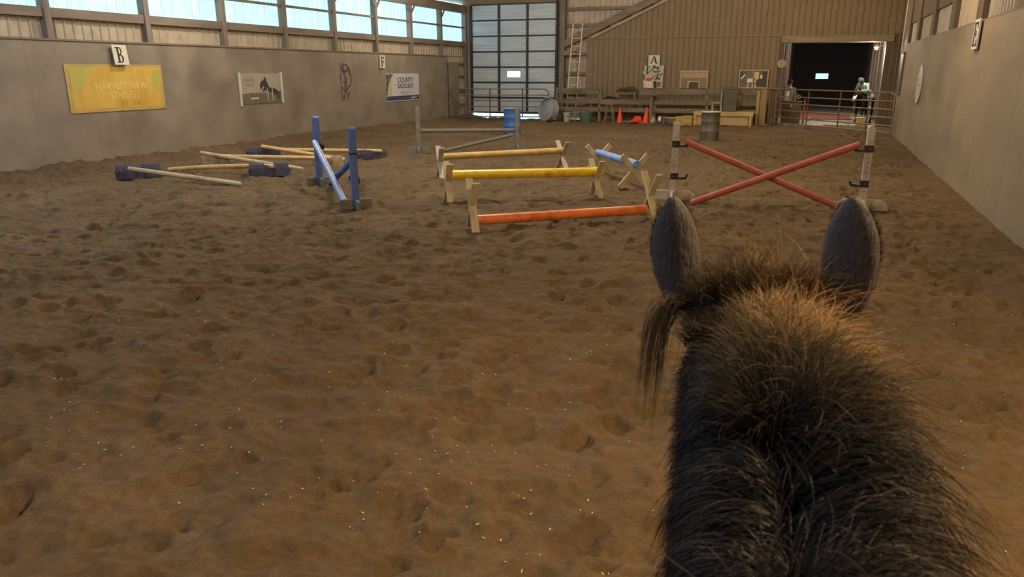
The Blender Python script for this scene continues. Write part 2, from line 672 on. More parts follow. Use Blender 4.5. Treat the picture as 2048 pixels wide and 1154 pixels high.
def left_wall():
    w = sempty('wall_left', (XL, 12, 0))
    off = (XL, 12, 0)
    # kickboard sheets
    n = 0
    y = 30.75
    first = None
    while y > YN:
        y0 = max(y - 2.44, YN)
        pb = MB().box(XL - 0.05, XL, y0 + 0.0015, y - 0.0015, -0.15, 2.74)
        pb.obj('kick_panel', M_KICK, w, off, bevel=0.0015)
        y = y0
    MB().box(XL - 0.09, XL - 0.05, YN, 30.74, -0.15, 2.74).obj('backing', M_KICK, w, off)
    MB().box(XL - 0.26, XL + 0.03, YN, 30.8, 2.74, 2.785).obj('ledge', M_TIMBERY, w, off, bevel=0.005)
    # posts
    for py in posts_y + [32.9]:
        MB().box(XL - 0.24, XL - 0.02, py - 0.075, py + 0.075, 2.72 if py < 31 else 0, 4.95).obj('post', M_TIMBER, w, off, bevel=0.006)
    # ribbed sheets below the windows and boards
    ally = posts_y + [32.9]
    for a, b in zip(ally[:-1], ally[1:]):
        s = ribbed(b - a - 0.15, 0.46)
        o = s.obj('steel_sheet', M_STEELW, w)
        o.rotation_euler = (0, 0, PI / 2)
        o.location = (XL - 0.22 - off[0], a + 0.075 - off[1], 2.775 - off[2])
        MB().box(XL - 0.20, XL - 0.06, a + 0.075, b - 0.075, 3.22, 3.42).obj('girt', M_TIMBERY, w, off, bevel=0.005)
        MB().box(XL - 0.20, XL - 0.07, a + 0.075, b - 0.075, 4.0, 4.07).obj('girt', M_TIMBERY, w, off, bevel=0.005)
    MB().box(XL - 0.22, XL + 0.02, YN, YB, 4.66, 5.0).obj('header', M_TIMBERY, w, off, bevel=0.006)
    # gusset braces at the post heads
    for py in posts_y:
        for sg in (-1, 1):
            MB().prism([(py + sg * 0.07, 4.36), (py + sg * 0.07, 4.46), (py + sg * 0.30, 4.72), (py + sg * 0.38, 4.72)], 'x', XL - 0.05, XL + 0.0).obj(
                'gusset', M_TIMBER, w, off, fix=True)
    # corner recess beyond the kickboards: bare steel with girts
    s = ribbed(2.1, 2.75)
    o = s.obj('steel_sheet', M_STEELW, w)
    o.rotation_euler = (0, 0, PI / 2)
    o.location = (XL - 0.22 - off[0], 30.8 - off[1], 0 - off[2])
    for z in (0.6, 1.25, 1.9, 2.45):
        MB().box(XL - 0.22, XL - 0.08, 30.8, 32.95, z - 0.05, z + 0.05).obj('girt', M_TIMBERY, w, off)
    MB().box(XL - 0.24, XL - 0.02, 30.72, 30.86, 0, 2.8).obj('post', M_TIMBER, w, off, bevel=0.006)
    MB().box(XL - 0.05, XL + 0.0, 31.0, 31.95, 0, 2.5).obj('side_panel', M_KICK, w, off, bevel=0.004)
    # outer skin so no sky leaks in
    MB().box(XL - 0.34, XL - 0.30, YN - 0.1, YB + 0.2, -0.2, 3.4).obj('outer_skin', M_ROOF, w, off)
    # windows
    k = 0
    for a, b in zip(ally[:-1], ally[1:]):
        k += 1
        win = sempty(f'window_{k}', (XL - 0.2, (a + b) / 2, 3.42))
        for z0, z1 in ((3.42, 4.0), (4.07, 4.68)):
            s = MB()
            pts = []
            wd = b - a - 0.15
            nn = 40
            for i in range(nn + 1):
                t = i / nn
                pts.append((-wd / 2 + wd * t, 0.008 * math.sin(t * 2 * PI * 17)))
            poly = pts + [(x, y - 0.006) for x, y in reversed(pts)]
            s.prism([(yy, xx) for xx, yy in poly], 'z', z0 - 3.42, z1 - 3.42)
            s.obj('pane', M_PANE, win, fix=True)
        win.location = (XL - 0.23, (a + b) / 2, 3.42)
    return w


left_wall()


# ------------------------------------------------------------------ right wall
def right_wall():
    off = (XR, 12, 0)
    w = sempty('wall_right', off)
    y = 29.2
    while y > YN:
        y0 = max(y - 2.44, YN)
        MB().box(XR, XR + 0.05, y0 + 0.003, y - 0.003, -0.15, 2.93).obj('kick_panel', M_KICKR, w, off, bevel=0.004)
        y = y0
    MB().box(XR + 0.05, XR + 0.1, YN, 29.15, -0.15, 2.93).obj('backing', M_DARKW, w, off)
    MB().box(XR - 0.0, XR + 0.3, YN, 29.2, 2.93, 2.96).obj('ledge', M_TIMBERY, w, off)
    yy = [25.9 - 2.9 * k for k in range(0, 12)]
    yy = [28.4] + [25.8, 22.6, 19.4, 16.25, 13.1, 9.9, 6.7, 3.5, 0.3, -2.9, -6.1]
    for py in yy:
        MB().box(XR + 0.02, XR + 0.26, py - 0.45, py + 0.1, 2.95, 5.0).obj('post', M_DARKW, w, off, bevel=0.006)
    for a, b in zip(yy[1:], yy[:-1]):
        L = b - a - 0.55
        s = ribbed(L, 0.62)
        o = s.obj('steel_sheet', M_STEELW, w)
        o.rotation_euler = (0, 0, -PI / 2)
        o.location = (XR + 0.12 - off[0], b - 0.45 - off[1], 2.955)
        MB().box(XR + 0.06, XR + 0.2, a + 0.1, b - 0.45, 3.57, 5.0).obj('upper_board', M_DARKW, w, off)
    MB().box(XR + 0.3, XR + 0.34, YN - 0.1, YB + 0.2, -0.2, 5.2).obj('outer_skin', M_ROOF, w, off)
    # conduit at the far corner
    MB().tube([(XR - 0.03, 29.1, 0.9), (XR - 0.03, 29.1, 5.2)], 0.018, 8).obj('conduit', M_WHITE, w, off, smooth=60)
    return w


right_wall()


# ------------------------------------------------------------------ far wall
def back_wall():
    off = (-6.4, YB, 0)
    w = sempty('wall_back', off)
    # steel sheets: white one behind the framing, brown liner right of it
    x = -11.0
    i = 0
    while x < -9.7:
        s = ribbed(0.72, 5.6)
        o = s.obj('steel_sheet', M_STEELW, w)
        o.location = (x - off[0], 0.16, 0)
        x += 0.72
    # brown liner: full sheets, upper edge cut along the diagonal board near the left end
    x = -9.53
    while x < 2.6:
        wd = 0.92
        ztop = 7.4
        if x < -6.4:
            ztop = 3.22 + (x + 10.75) * 0.4485 - 0.02
        zb = 0.0
        if x + wd > -1.43 and x < 2.25:
            zb = 3.44
        if x < -1.43 < x + wd:
            wd = -1.43 - x
            zb = 0.0
        if zb == 0.0 and x > 2.2:
            pass
        s = ribbed(wd - 0.002, min(ztop, 7.4) - zb)
        o = s.obj('liner_sheet', M_LINER, w)
        o.location = (x - off[0], -0.03 - 0.0, zb)
        x += wd
    # white steel above the diagonal
    x = -9.56
    while x < -6.3:
        s = ribbed(0.72, 2.4)
        o = s.obj('steel_sheet', M_STEELW, w)
        o.location = (x - off[0], 0.16, 3.7)
        x += 0.72
    MB().box(-9.6, 3.0, YB + 0.2, YB + 0.24, 3.44, 8.2).obj('outer_skin', M_ROOF, w, off)
    MB().box(-11.0, -1.6, YB + 0.2, YB + 0.24, -0.2, 5.5).obj('outer_skin', M_ROOF, w, off)
    MB().box(-15.7, -10.9, YB + 0.1, YB + 0.2, 5.0, 8.2).obj('steel_sheet', M_LINER, w, off)
    MB().box(-15.7, -15.25, YB + 0.0, YB + 0.2, -0.2, 5.0).obj('jamb', M_TIMBER, w, off)
    # framing right of the door
    MB().box(-11.02, -10.86, YB - 0.1, YB + 0.1, 0, 5.6).obj('post', M_DARKW, w, off, bevel=0.006)
    MB().box(-10.84, -10.62, YB - 0.16, YB + 0.1, 0, 5.6).obj('post', M_TIMBER, w, off, bevel=0.006)
    for z in (0.55, 1.15, 2.02, 2.85, 4.05, 4.72):
        MB().box(-10.62, -9.5 if z < 3.4 else -8.6 + (z - 4) * 1.6, YB + 0.02, YB + 0.13, z - 0.07, z + 0.07).obj('girt', M_TIMBERX, w, off, bevel=0.005)
    MB().box(-10.7, -10.1, YB - 0.2, YB - 0.05, 2.78, 2.98).obj('block', M_TIMBERX, w, off, bevel=0.006)
    MB().box(-9.62, -9.5, YB - 0.04, YB + 0.1, 0, 4.0).obj('post', M_TIMBER, w, off, bevel=0.006)
    # the two diagonal boards
    MB().bar((-10.75, YB - 0.10, 3.22), (-5.6, YB - 0.10, 5.53), 0.05, 0.30, (0, 0, 1)).obj('diagonal_board', M_TIMBERX, w, off, bevel=0.005)
    MB().bar((-9.4, YB - 0.09, 3.52), (-5.6, YB - 0.09, 5.23), 0.04, 0.10, (0, 0, 1)).obj('diagonal_trim', mat('pale_timber', '#95836d', '#a8957c', 5, 0.8), w, off, bevel=0.004)
    # seam flashing on the liner
    MB().box(-9.3, -1.5, YB - 0.07, YB - 0.03, 3.46, 3.52).obj('flashing', M_LINER, w, off)
    # header over the doorway and its jambs
    MB().box(-1.55, 2.5, YB - 0.12, YB + 0.5, 3.2, 3.46).obj('header', mat('header_board', '#75664f', '#8a7960', 4, 0.6, stretch=(.2, 1, 1)), w, off, bevel=0.006)
    MB().box(-1.62, -1.42, YB - 0.08, YB + 0.5, 0, 3.46).obj('jamb', M_DARKW, w, off, bevel=0.006)
    MB().box(2.25, 2.42, YB - 0.08, YB + 0.5, 0, 3.46).obj('jamb', M_DARKW, w, off, bevel=0.006)
    MB().box(2.42, 2.9, YB - 0.05, YB + 0.1, 0, 3.5).obj('jamb', M_DARKW, w, off)
    # gable above
    MB().prism([(-15.7, 5.0), (2.9, 5.0), (2.9, 5.2), (-6.4, 8.1), (-15.7, 5.2)], 'y', YB + 0.25, YB + 0.3).obj('gable_skin', M_ROOF, w, off, fix=True)
    return w


back_wall()

# near wall behind the rider, and the roof
struct(MB().prism([(-15.8, -0.2), (2.9, -0.2), (2.9, 5.2), (-6.4, 8.1), (-15.8, 5.2)], 'y', YN - 0.1, YN).obj('wall_near', M_KICK, fix=True))
for sg in (-1, 1):
    x0, x1 = (-15.8, -6.4) if sg < 0 else (-6.4, 2.9)
    z0, z1 = (5.1, 8.1) if sg < 0 else (8.1, 5.1)
    struct(MB().prism([(x0, z0), (x1, z1), (x1, z1 + 0.08), (x0, z0 + 0.08)], 'y', YN - 0.2, YB + 0.4).obj('ceiling', M_ROOF, fix=True))


# ------------------------------------------------------------------ sectional overhead door
def big_door():
    d = sempty('door_1', (-13.13, YB + 0.05, 0.2))
    off = (-13.13, YB + 0.05, 0.2)
    x0, x1 = -15.22, -11.05
    rows, cols = 7, 3
    zb, zt = 0.26, 5.02
    rh = (zt - zb) / rows
    cw = (x1 - x0) / cols
    for r in range(rows):
        for c in range(cols):
            a, b = x0 + c * cw + 0.05, x0 + (c + 1) * cw - 0.05
            z0, z1 = zb + r * rh + 0.025, zb + (r + 1) * rh - 0.025
            s = MB()
            # pressed panel with horizontal grooves
            prof = [(0, z0)]
            ng = 6
            for g in range(1, ng):
                zz = z0 + (z1 - z0) * g / ng
                dd = 0.014 if g in (1, ng - 1) else 0.006
                prof += [(0, zz - 0.010), (dd, zz - 0.004), (dd, zz + 0.004), (0, zz + 0.010)]
            prof.append((0, z1))
            poly = [(YB + 0.05 + y, z) for y, z in prof] + [(YB + 0.10, z1), (YB + 0.10, z0)]
            if r == 2 and c == 1:
                # this panel carries the small window
                wx0, wx1, wz0, wz1 = a + 0.34, a + 0.98, z0 + 0.21, z0 + 0.46
                s.box(a, wx0, YB + 0.05, YB + 0.10, z0, z1).box(wx1, b, YB + 0.05, YB + 0.10, z0, z1)
                s.box(wx0, wx1, YB + 0.05, YB + 0.10, z0, wz0).box(wx0, wx1, YB + 0.05, YB + 0.10, wz1, z1)
                o = s.obj('panel', M_DOOR, d, off)
                MB().box(wx0, wx1, YB + 0.07, YB + 0.085, wz0, wz1).obj('pane', emit('bright_pane', (0.85, 1, 1), 2.0), o, (0, 0, 0)).location = (0, 0, 0)
                o.children[0].matrix_parent_inverse = Matrix.Translation((-off[0], -off[1], -off[2]))
                o.children[0]['label'] = 'small bright window pane in the door'
                continue
            s.prism(poly, 'x', a, b)
            s.obj('panel', M_DOOR, d, off, fix=True)
    for r in range(rows + 1):
        z = zb + r * rh
        MB().box(x0, x1, YB + 0.0, YB + 0.12, z - 0.03, z + 0.03).obj('rail', M_DOORFR, d, off)
    for c in range(cols + 1):
        x = x0 + c * cw
        MB().box(x - 0.05, x + 0.05, YB - 0.01, YB + 0.07, zb, zt).obj('stile', M_DOORFR, d, off)
    MB().tube([(x0 - 0.12, YB - 0.08, 0.0), (x0 - 0.12, YB - 0.08, 4.9), (x0 - 0.12, YB - 0.3, 5.1)], 0.025, 8).obj('track', M_GALV, d, off, smooth=60)
    MB().tube([(x1 + 0.10, YB - 0.14, 0.0), (x1 + 0.10, YB - 0.14, 4.9), (x1 + 0.10, YB - 0.34, 5.1)], 0.03, 8).obj('track', M_DOORFR, d, off, smooth=60)
    MB().box(x0, x1, YB + 0.02, YB + 0.1, 0.21, 0.26).obj('bottom_seal', M_BLACKP, d, off)


big_door()


# ------------------------------------------------------------------ the barn aisle behind the doorway
def aisle():
    for nm, x0, x1 in (('wall_aisle_left', -1.75, -1.6), ('wall_aisle_right', 2.45, 2.6)):
        w = sempty(nm, ((x0 + x1) / 2, 42, 0))
        off = ((x0 + x1) / 2, 42, 0)
        y = YB + 0.3
        while y < 52:
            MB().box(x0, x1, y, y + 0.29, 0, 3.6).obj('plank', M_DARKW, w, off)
            y += 0.3 if y < 38 else 2.2
            if y >= 38:
                MB().box(x0 + .02, x1 - .02, y - 1.9, y + 0.02, 0, 3.6).obj('plank', M_DARKW, w, off)
        sx = x1 if x0 < 0 else x0
        for py in (35.2, 37.8, 40.4, 43.4):
            MB().box(sx - 0.08, sx + 0.08, py - 0.08, py + 0.08, 0, 3.6).obj('post', M_TIMBER, w, off)
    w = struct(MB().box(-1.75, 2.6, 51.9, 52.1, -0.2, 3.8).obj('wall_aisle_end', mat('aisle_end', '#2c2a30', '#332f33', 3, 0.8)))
    win = sempty('window_20', (0.14, 51.85, 1.82))
    MB().box(-0.36, 0.36, -0.03, 0.0, -0.16, 0.16).obj('pane', emit('far_window', (0.30, 0.66, 1.0), 1.7), win)
    s = MB()
    s.box(-0.42, 0.42, -0.05, 0.04, 0.16, 0.21).box(-0.42, 0.42, -0.05, 0.04, -0.21, -0.16).box(-0.42, -0.36, -0.05, 0.04, -0.16, 0.16).box(0.36, 0.42, -0.05, 0.04, -0.16, 0.16)
    s.obj('window_frame', M_DARKW, win)
    struct(MB().box(-1.75, 2.6, YB + 0.2, 52, 3.6, 3.7).obj('ceiling', M_DARKW))
    # lamp by the right jamb
    t = thing('bulkhead_lamp', 'small bright lamp bracketed beside the top right of the dark doorway', 'lamp', (1.95, YB + 0.42, 3.0))
    MB().bar((0.3, 0, 0.06), (0.0, 0, 0.06), 0.03, 0.03).bar((0.3, 0, -0.12), (0.3, 0, 0.2), 0.06, 0.06).obj('bracket', M_GALV, t)
    MB().lathe([(0.02, 0.08), (0.09, 0.03), (0.1, 0.0), (0.09, 0.0), (0.02, 0.06)], (0, 0, 0), 16).obj('shade', M_WHITE, t, smooth=40)
    MB().lathe([(0.0, -0.09), (0.05, -0.07), (0.065, -0.03), (0.05, 0.01), (0.0, 0.03)], (0, 0, 0), 14).obj('bulb', emit('bulb', (1.0, 0.95, 0.8), 25), t, smooth=180)


aisle()


# ------------------------------------------------------------------ signs and pictures
def half_ring(cx, cy, ro, ri_x, ri_y, k=10):
    out = [(cx + ro * math.cos(t), cy + ro * math.sin(t)) for t in np.linspace(-PI / 2, PI / 2, k)]
    inn = [(cx + ri_x * math.cos(t), cy + ri_y * math.sin(t)) for t in np.linspace(PI / 2, -PI / 2, k)]
    return out + inn


def letter_mesh(ch, w, h, z0=0.0, z1=0.004):
    """serif capital in a w x h box centred on the origin"""
    s = MB()
    P = []
    R = lambda a, b, c, d: P.append([(a, c), (b, c), (b, d), (a, d)])
    if ch == 'B':
        R(.14, .34, 0, 1)
        R(.0, .45, .0, .06)
        R(.0, .45, .94, 1)
        P.append([(.34 + (x) * 1.05, .76 + y) for x, y in half_ring(.08, 0, .24, .12, .18)])
        P.append([(.34 + (x) * 1.2, .27 + y) for x, y in half_ring(.08, 0, .27, .14, .21)])
        R(.34, .46, .46, .54)
    elif ch == 'F':
        R(.15, .40, 0, 1)
        R(.0, .55, 0, .06)
        R(.0, .95, .9, 1)
        R(.86, .97, .70, 1)
        R(.4, .75, .46, .56)
        R(.68, .78, .36, .66)
    elif ch == 'E':
        R(.1, .36, 0, 1)
        R(.0, .9, .91, 1)
        R(.0, .95, 0, .09)
        R(.36, .7, .46, .55)
        R(.82, .95, .72, 1)
        R(.86, 1.0, 0, .28)
        R(.62, .72, .36, .65)
    elif ch == 'A':
        P.append([(.02, 0), (.15, 0), (.55, 1), (.44, 1)])
        P.append([(.72, 0), (.95, 0), (.60, 1), (.44, 1)])
        R(.25, .75, .30, .38)
        R(-.06, .26, 0, .05)
        R(.64, 1.04, 0, .05)
    for k, p in enumerate(P):
        s.prism([((x - .5) * w, (y - .5) * h) for x, y in p], 'z', z0, z1 + k * 0.0004)
    return s


def letter_sign(ch, loc, rot, w, h, label, thick=0.03, lw=0.62, lh=0.78, name='letter_sign', dy=0.0):
    t = thing(name, label, 'sign', loc, rot)
    MB().box(-w / 2, w / 2, -h / 2, h / 2, 0, thick).obj('board', M_WHITE, t, bevel=0.004)
    s = letter_mesh(ch, w * lw, h * lh, thick, thick + 0.004)
    s.v = [(x, y + dy, z) for x, y, z in s.v]
    s.obj('letter', M_INK, t, fix=True)
    return t


tB = letter_sign('B', (XL + 0.09, 13.50, 2.47), (PI / 2 - 0.12, 0, PI / 2), 0.40, 0.45, 'white board with a black serif letter B above the yellow banner')
MB().box(-0.08, 0.08, -0.1, 0.2, -0.09, 0).obj('mounting_block', M_TIMBER, tB)
letter_sign('F', (XL + 0.03, 25.26, 2.45), ROT_L, 0.36, 0.46, 'white board with a black letter F on the grey kickboards', 0.03, 0.66, 0.8)
letter_sign('E', (XR - 0.03, 15.58, 2.72), ROT_R, 0.46, 0.50, 'white board with a black letter E at the top of the right kickboards', 0.03, 0.8, 0.8)


def banner():
    t = thing('banner', 'large yellow stable banner stretched on the left kickboards under letter B', 'banner', (XL + 0.012, 13.40, 1.73), ROT_L)
    W, H = 2.68, 1.06
    MB().box(-W / 2, W / 2, -H / 2, H / 2, 0, 0.008).obj('sheet', mat('banner_hem', '#b59b56', '#a48d52', 3, 0.6), t)
    m = mat('banner_yellow', '#c9a750', '#bf9c48', 2.2, 0.5, c3='#b08c3e', scale3=1.4, amt3=0.7, stretch=(1.6, 0.5, 1))
    MB().box(-W / 2 + 0.11, W / 2 - 0.09, -H / 2 + 0.07, H / 2 - 0.06, 0.008, 0.011).obj('printed_field', m, t)
    g = mat('banner_green', '#a3a04e', '#b3a552', 4, 0.6)
    MB().prism([(-1.24, .47), (-.55, .47), (-.82, .22), (-.95, -.05), (-1.16, -.1), (-1.24, -.02)], 'z', 0.011, 0.0125).obj('corner_print', g, t, fix=True)
    MB().prism([(1.25, .42), (1.05, .42), (1.0, .1), (1.1, -.05), (1.25, -.1)], 'z', 0.011, 0.0125).obj('corner_print', g, t, fix=True)
    mi = mat('banner_letters', '#dcc27c', '#d3b870', 5, 0.6)
    text('HARVEST VIEW', 0.215, mi, t, (0.1, 0.04, 0.0125), sx=1.0, ext=0.001)
    text('STABLES', 0.205, mi, t, (0.1, -0.17, 0.0125), sx=0.95, ext=0.001)
    md = mat('banner_mark', '#b08a38', '#a98434', 5, 0.6)
    for x in (0.05, 0.16, 0.42, 0.52):
        MB().box(x - 0.03, x + 0.03, -0.42, -0.29, 0.011, 0.0125).obj('print_mark', md, t)
    for sx in (-1, 1):
        for sy in (-1, 1):
            MB().lathe([(0.012, 0), (0.02, 0.003), (0.012, 0.005)], (sx * (W / 2 - 0.05), sy * (H / 2 - 0.04), 0.008), 10).obj('eyelet', M_GALV, t)


banner()


def blob2d(pts, w=1, h=1, ox=0, oy=0):
    return [(ox + x * w, oy + y * h) for x, y in pts]


def photo_board():
    t = thing('photo_sign', 'framed black and white print of a rider jumping a horse, on the left kickboards', 'picture', (XL + 0.015, 18.40, 1.62), ROT_L)
    W, H = 1.78, 0.86
    MB().box(-W / 2, W / 2, -H / 2, H / 2, 0, 0.012).obj('board', mat('photo_sky', '#a39a8b', '#958c7e', 1.5, 0.5), t)
    MB().box(-W / 2 - 0.05, -W / 2, -H / 2 - 0.06, H / 2 + 0.02, 0, 0.05).obj('side_batten', M_WHITE, t)
    MB().box(W / 2, W / 2 + 0.06, -H / 2 - 0.02, H / 2 + 0.04, 0, 0.05).obj('side_batten', M_WHITE, t)
    MB().prism([(-W / 2, -H / 2), (W / 2, -H / 2), (W / 2, -.06), (.6, -.16), (.1, -.13), (-.4, -.12), (-W / 2, -.15)], 'z', 0.012, 0.013).obj('printed_ground', mat('photo_ground', '#5e564e', '#70675d', 6, 0.6), t, fix=True)
    ink = mat('photo_dark', '#3a332f', rough=0.6)
    horse = [(-.06, .08), (.0, .2), (.1, .235), (.19, .2), (.27, .12), (.36, .02), (.5, .0), (.66, -.03), (.78, -.12), (.8, -.32), (.72, -.34), (.66, -.2), (.5, -.14), (.38, -.13), (.3, -.12),
             (.22, -.08), (.18, -.04), (.1, -.12), (.04, -.06), (.13, .03), (.07, .07), (.03, .0), (-.02, -.03), (-.05, .0)]
    MB().prism(horse, 'z', 0.013, 0.0145).obj('horse_print', ink, t, fix=True)
    MB().prism([(.12, .24), (.16, .33), (.22, .31), (.25, .22), (.3, .12), (.33, .05), (.28, .03), (.22, .12)], 'z', 0.0145, 0.016).obj('rider_print', ink, t, fix=True)
    fe = mat('photo_pale', '#c9c2b4', rough=0.6)
    for x in (.27, .48):
        MB().box(x - .012, x + .012, -.36, .0, 0.016, 0.0175).obj('jump_print', fe, t)
    MB().box(-.5, -.15, -.3, -.26, 0.014, 0.016).obj('jump_print', fe, t)
    mi = mat('photo_lettering', '#6c645b', rough=0.7)
    for y, x0, x1 in ((.24, -.72, -.3), (.1, -.62, -.32)):
        s = MB()
        x = x0
        while x < x1:
            ww = random.uniform(.03, .06)
            s.box(x, x + ww * .45, y - random.uniform(.03, .05), y + random.uniform(.03, .06), 0.012, 0.0135)
            s.box(x, x + ww * .8, y - .035, y - .02, 0.012, 0.0136)
            x += ww + .02
        s.obj('script_print', mi, t)


photo_board()


def wall_drawing():
    t = thing('horse_drawing', 'dark line drawing of a horse head in a bridle painted on the left kickboards', 'drawing', (XL + 0.004, 22.86, 1.72), ROT_L)
    m = mat('drawing_paint', '#4b413c', '#574c45', 8, 0.8)
    sc = 0.7 / 330
    def P(x, y):
        return ((x - 365) * sc, (600 - y) * 1.32 / 900 * 1.0)
    strokes = [
        ([(195, 160), (235, 220), (245, 300), (235, 380), (215, 450), (225, 560), (225, 700), (235, 900), (250, 990)], 9),
        ([(295, 165), (350, 185), (430, 205), (480, 300), (515, 420), (510, 560), (500, 640), (420, 710), (350, 770)], 15),
        ([(240, 270), (290, 330), (340, 420), (350, 560), (330, 700), (320, 850), (290, 960), (265, 990)], 17),
        ([(235, 690), (290, 740), (340, 800)], 11),
        ([(500, 640), (400, 750), (330, 830), (300, 930)], 12),
        ([(370, 470), (380, 600), (375, 700)], 10),
        ([(480, 805), (430, 850), (400, 830), (430, 940)], 14),
        ([(400, 820), (395, 930), (375, 1020)], 9),
        ([(300, 180), (280, 260), (330, 340), (400, 330), (450, 250)], 26),
        ([(420, 230), (470, 330), (490, 430)], 26),
        ([(290, 560), (320, 600), (330, 640)], 15),
        ([(205, 440), (235, 480), (240, 515)], 9)]
    s = MB()
    for pts, wd in strokes:
        p2 = [P(*p) for p in pts]
        for k in range(len(p2) - 1):
            s.bar((*p2[k], 0.002 + 0.0001 * k), (*p2[k + 1], 0.002 + 0.0001 * k), wd * sc * 1.7, 0.004, (0, 0, 1))
    s.obj('painted_lines', m, t)


wall_drawing()


def saddlery_sign():
    t = thing('saddlery_sign', 'pale printed sign with dark lettering and a blue foot band under letter F', 'sign', (XL + 0.012, 26.78, 1.5), ROT_L)
    W, H = 2.66, 1.05
    MB().box(-W / 2, W / 2, -H / 2, H / 2, 0, 0.012).obj('board', mat('sign_pale', '#bdbcc0', '#b0b0b6', 2, 0.45), t)
    MB().box(-W / 2 + .02, W / 2 - .02, -H / 2 + .03, -H / 2 + .2, 0.012, 0.014).obj('foot_band', mat('sign_blue', '#34384f', '#454a66', 3, 0.5), t)
    dk = mat('sign_photo', '#7b6f60', '#423a34', 9, 0.6)
    MB().prism([(-1.31, .5), (-.72, .5), (-.95, .3), (-1.12, .05), (-1.22, -.3), (-1.31, -.3)], 'z', 0.012, 0.0135).obj('photo_print', dk, t, fix=True)
    MB().prism([(-1.22, -.3), (-1.12, .05), (-.95, .3), (-.82, .3), (-.86, -.31)], 'z', 0.012, 0.013).obj('beige_print', mat('sign_beige', '#b3a88f', rough=0.6), t, fix=True)
    mi = mat('sign_ink', '#4a4a5c', rough=0.6)
    text('COUNTY', 0.27, mi, t, (0.22, .27, 0.0135), sx=1.1, ext=0.001, bold=.006)
    text('SADDLERY', 0.25, mi, t, (0.22, .04, 0.0135), sx=1.05, ext=0.001, bold=.006)
    mp = mat('sign_ink_pale', '#7d7c86', rough=0.6)
    text('Saddle', 0.13, mp, t, (-.03, -.2, 0.0135), ext=0.001, shear=0.3)
    text('sport', 0.13, mp, t, (.36, -.2, 0.0135), ext=0.001, shear=0.3)
    s = MB()
    s.bar((.62, -.46, .015), (.82, -.36, .015), .03, .002).bar((.72, -.45, .015), (.95, -.37, .015), .02, .002).bar((.9, -.43, .015), (1.1, -.39, .015), .03, .002)
    s.obj('emblem', M_WHITE, t)


saddlery_sign()

# right wall: round plaque and dark board
t = thing('round_board', 'round white board hung on the right kickboards', 'board', (XR - 0.005, 22.95, 1.77), ROT_R)
MB().lathe([(0.0, 0.0), (0.49, 0.0), (0.5, 0.012), (0.49, 0.025), (0.46, 0.025), (0.455, 0.018), (0, 0.018)], (0, 0, 0), 40).obj('disc', mat('plaque_white', '#c2bcae', '#a9a498', 5, 0.5), t, smooth=35, fix=True)
MB().box(-0.26, 0.26, -0.02, 0.02, 0.018, 0.022).box(-0.2, 0.2, 0.1, 0.13, 0.018, 0.022).obj('faded_print', mat('faded', '#8e897f', rough=0.7), t)
t = thing('dark_board', 'tall dark framed board at the far end of the right kickboards', 'board', (XR - 0.005, 28.5, 2.05), ROT_R)
MB().box(-0.55, 0.55, -0.63, 0.63, 0, 0.03).obj('board', mat('slate', '#3a342d', '#433c33', 4, 0.6), t)
s = MB()
s.box(-0.6, 0.6, 0.6, 0.66, 0, 0.045).box(-0.6, 0.6, -0.66, -0.6, 0, 0.045).box(-0.62, -0.55, -0.66, 0.66, 0, 0.045).box(0.55, 0.62, -0.66, 0.66, 0, 0.045)
s.obj('frame', M_DARKW, t)

# far wall: letter A, painted board, two panels, clock
YF = YB - 0.065
t = letter_sign('A', (-6.62, YF, 2.45), ROT_B, 0.52, 0.64, 'white board with a black letter A on the brown far wall', 0.025, 0.6, 0.47, dy=.12)
MB().box(-0.28, -0.25, -0.32, 0.33, 0, 0.03).obj('edge_trim', M_INK, t)
MB().box(0.25, 0.28, -0.32, 0.33, 0, 0.03).obj('edge_trim', M_INK, t)


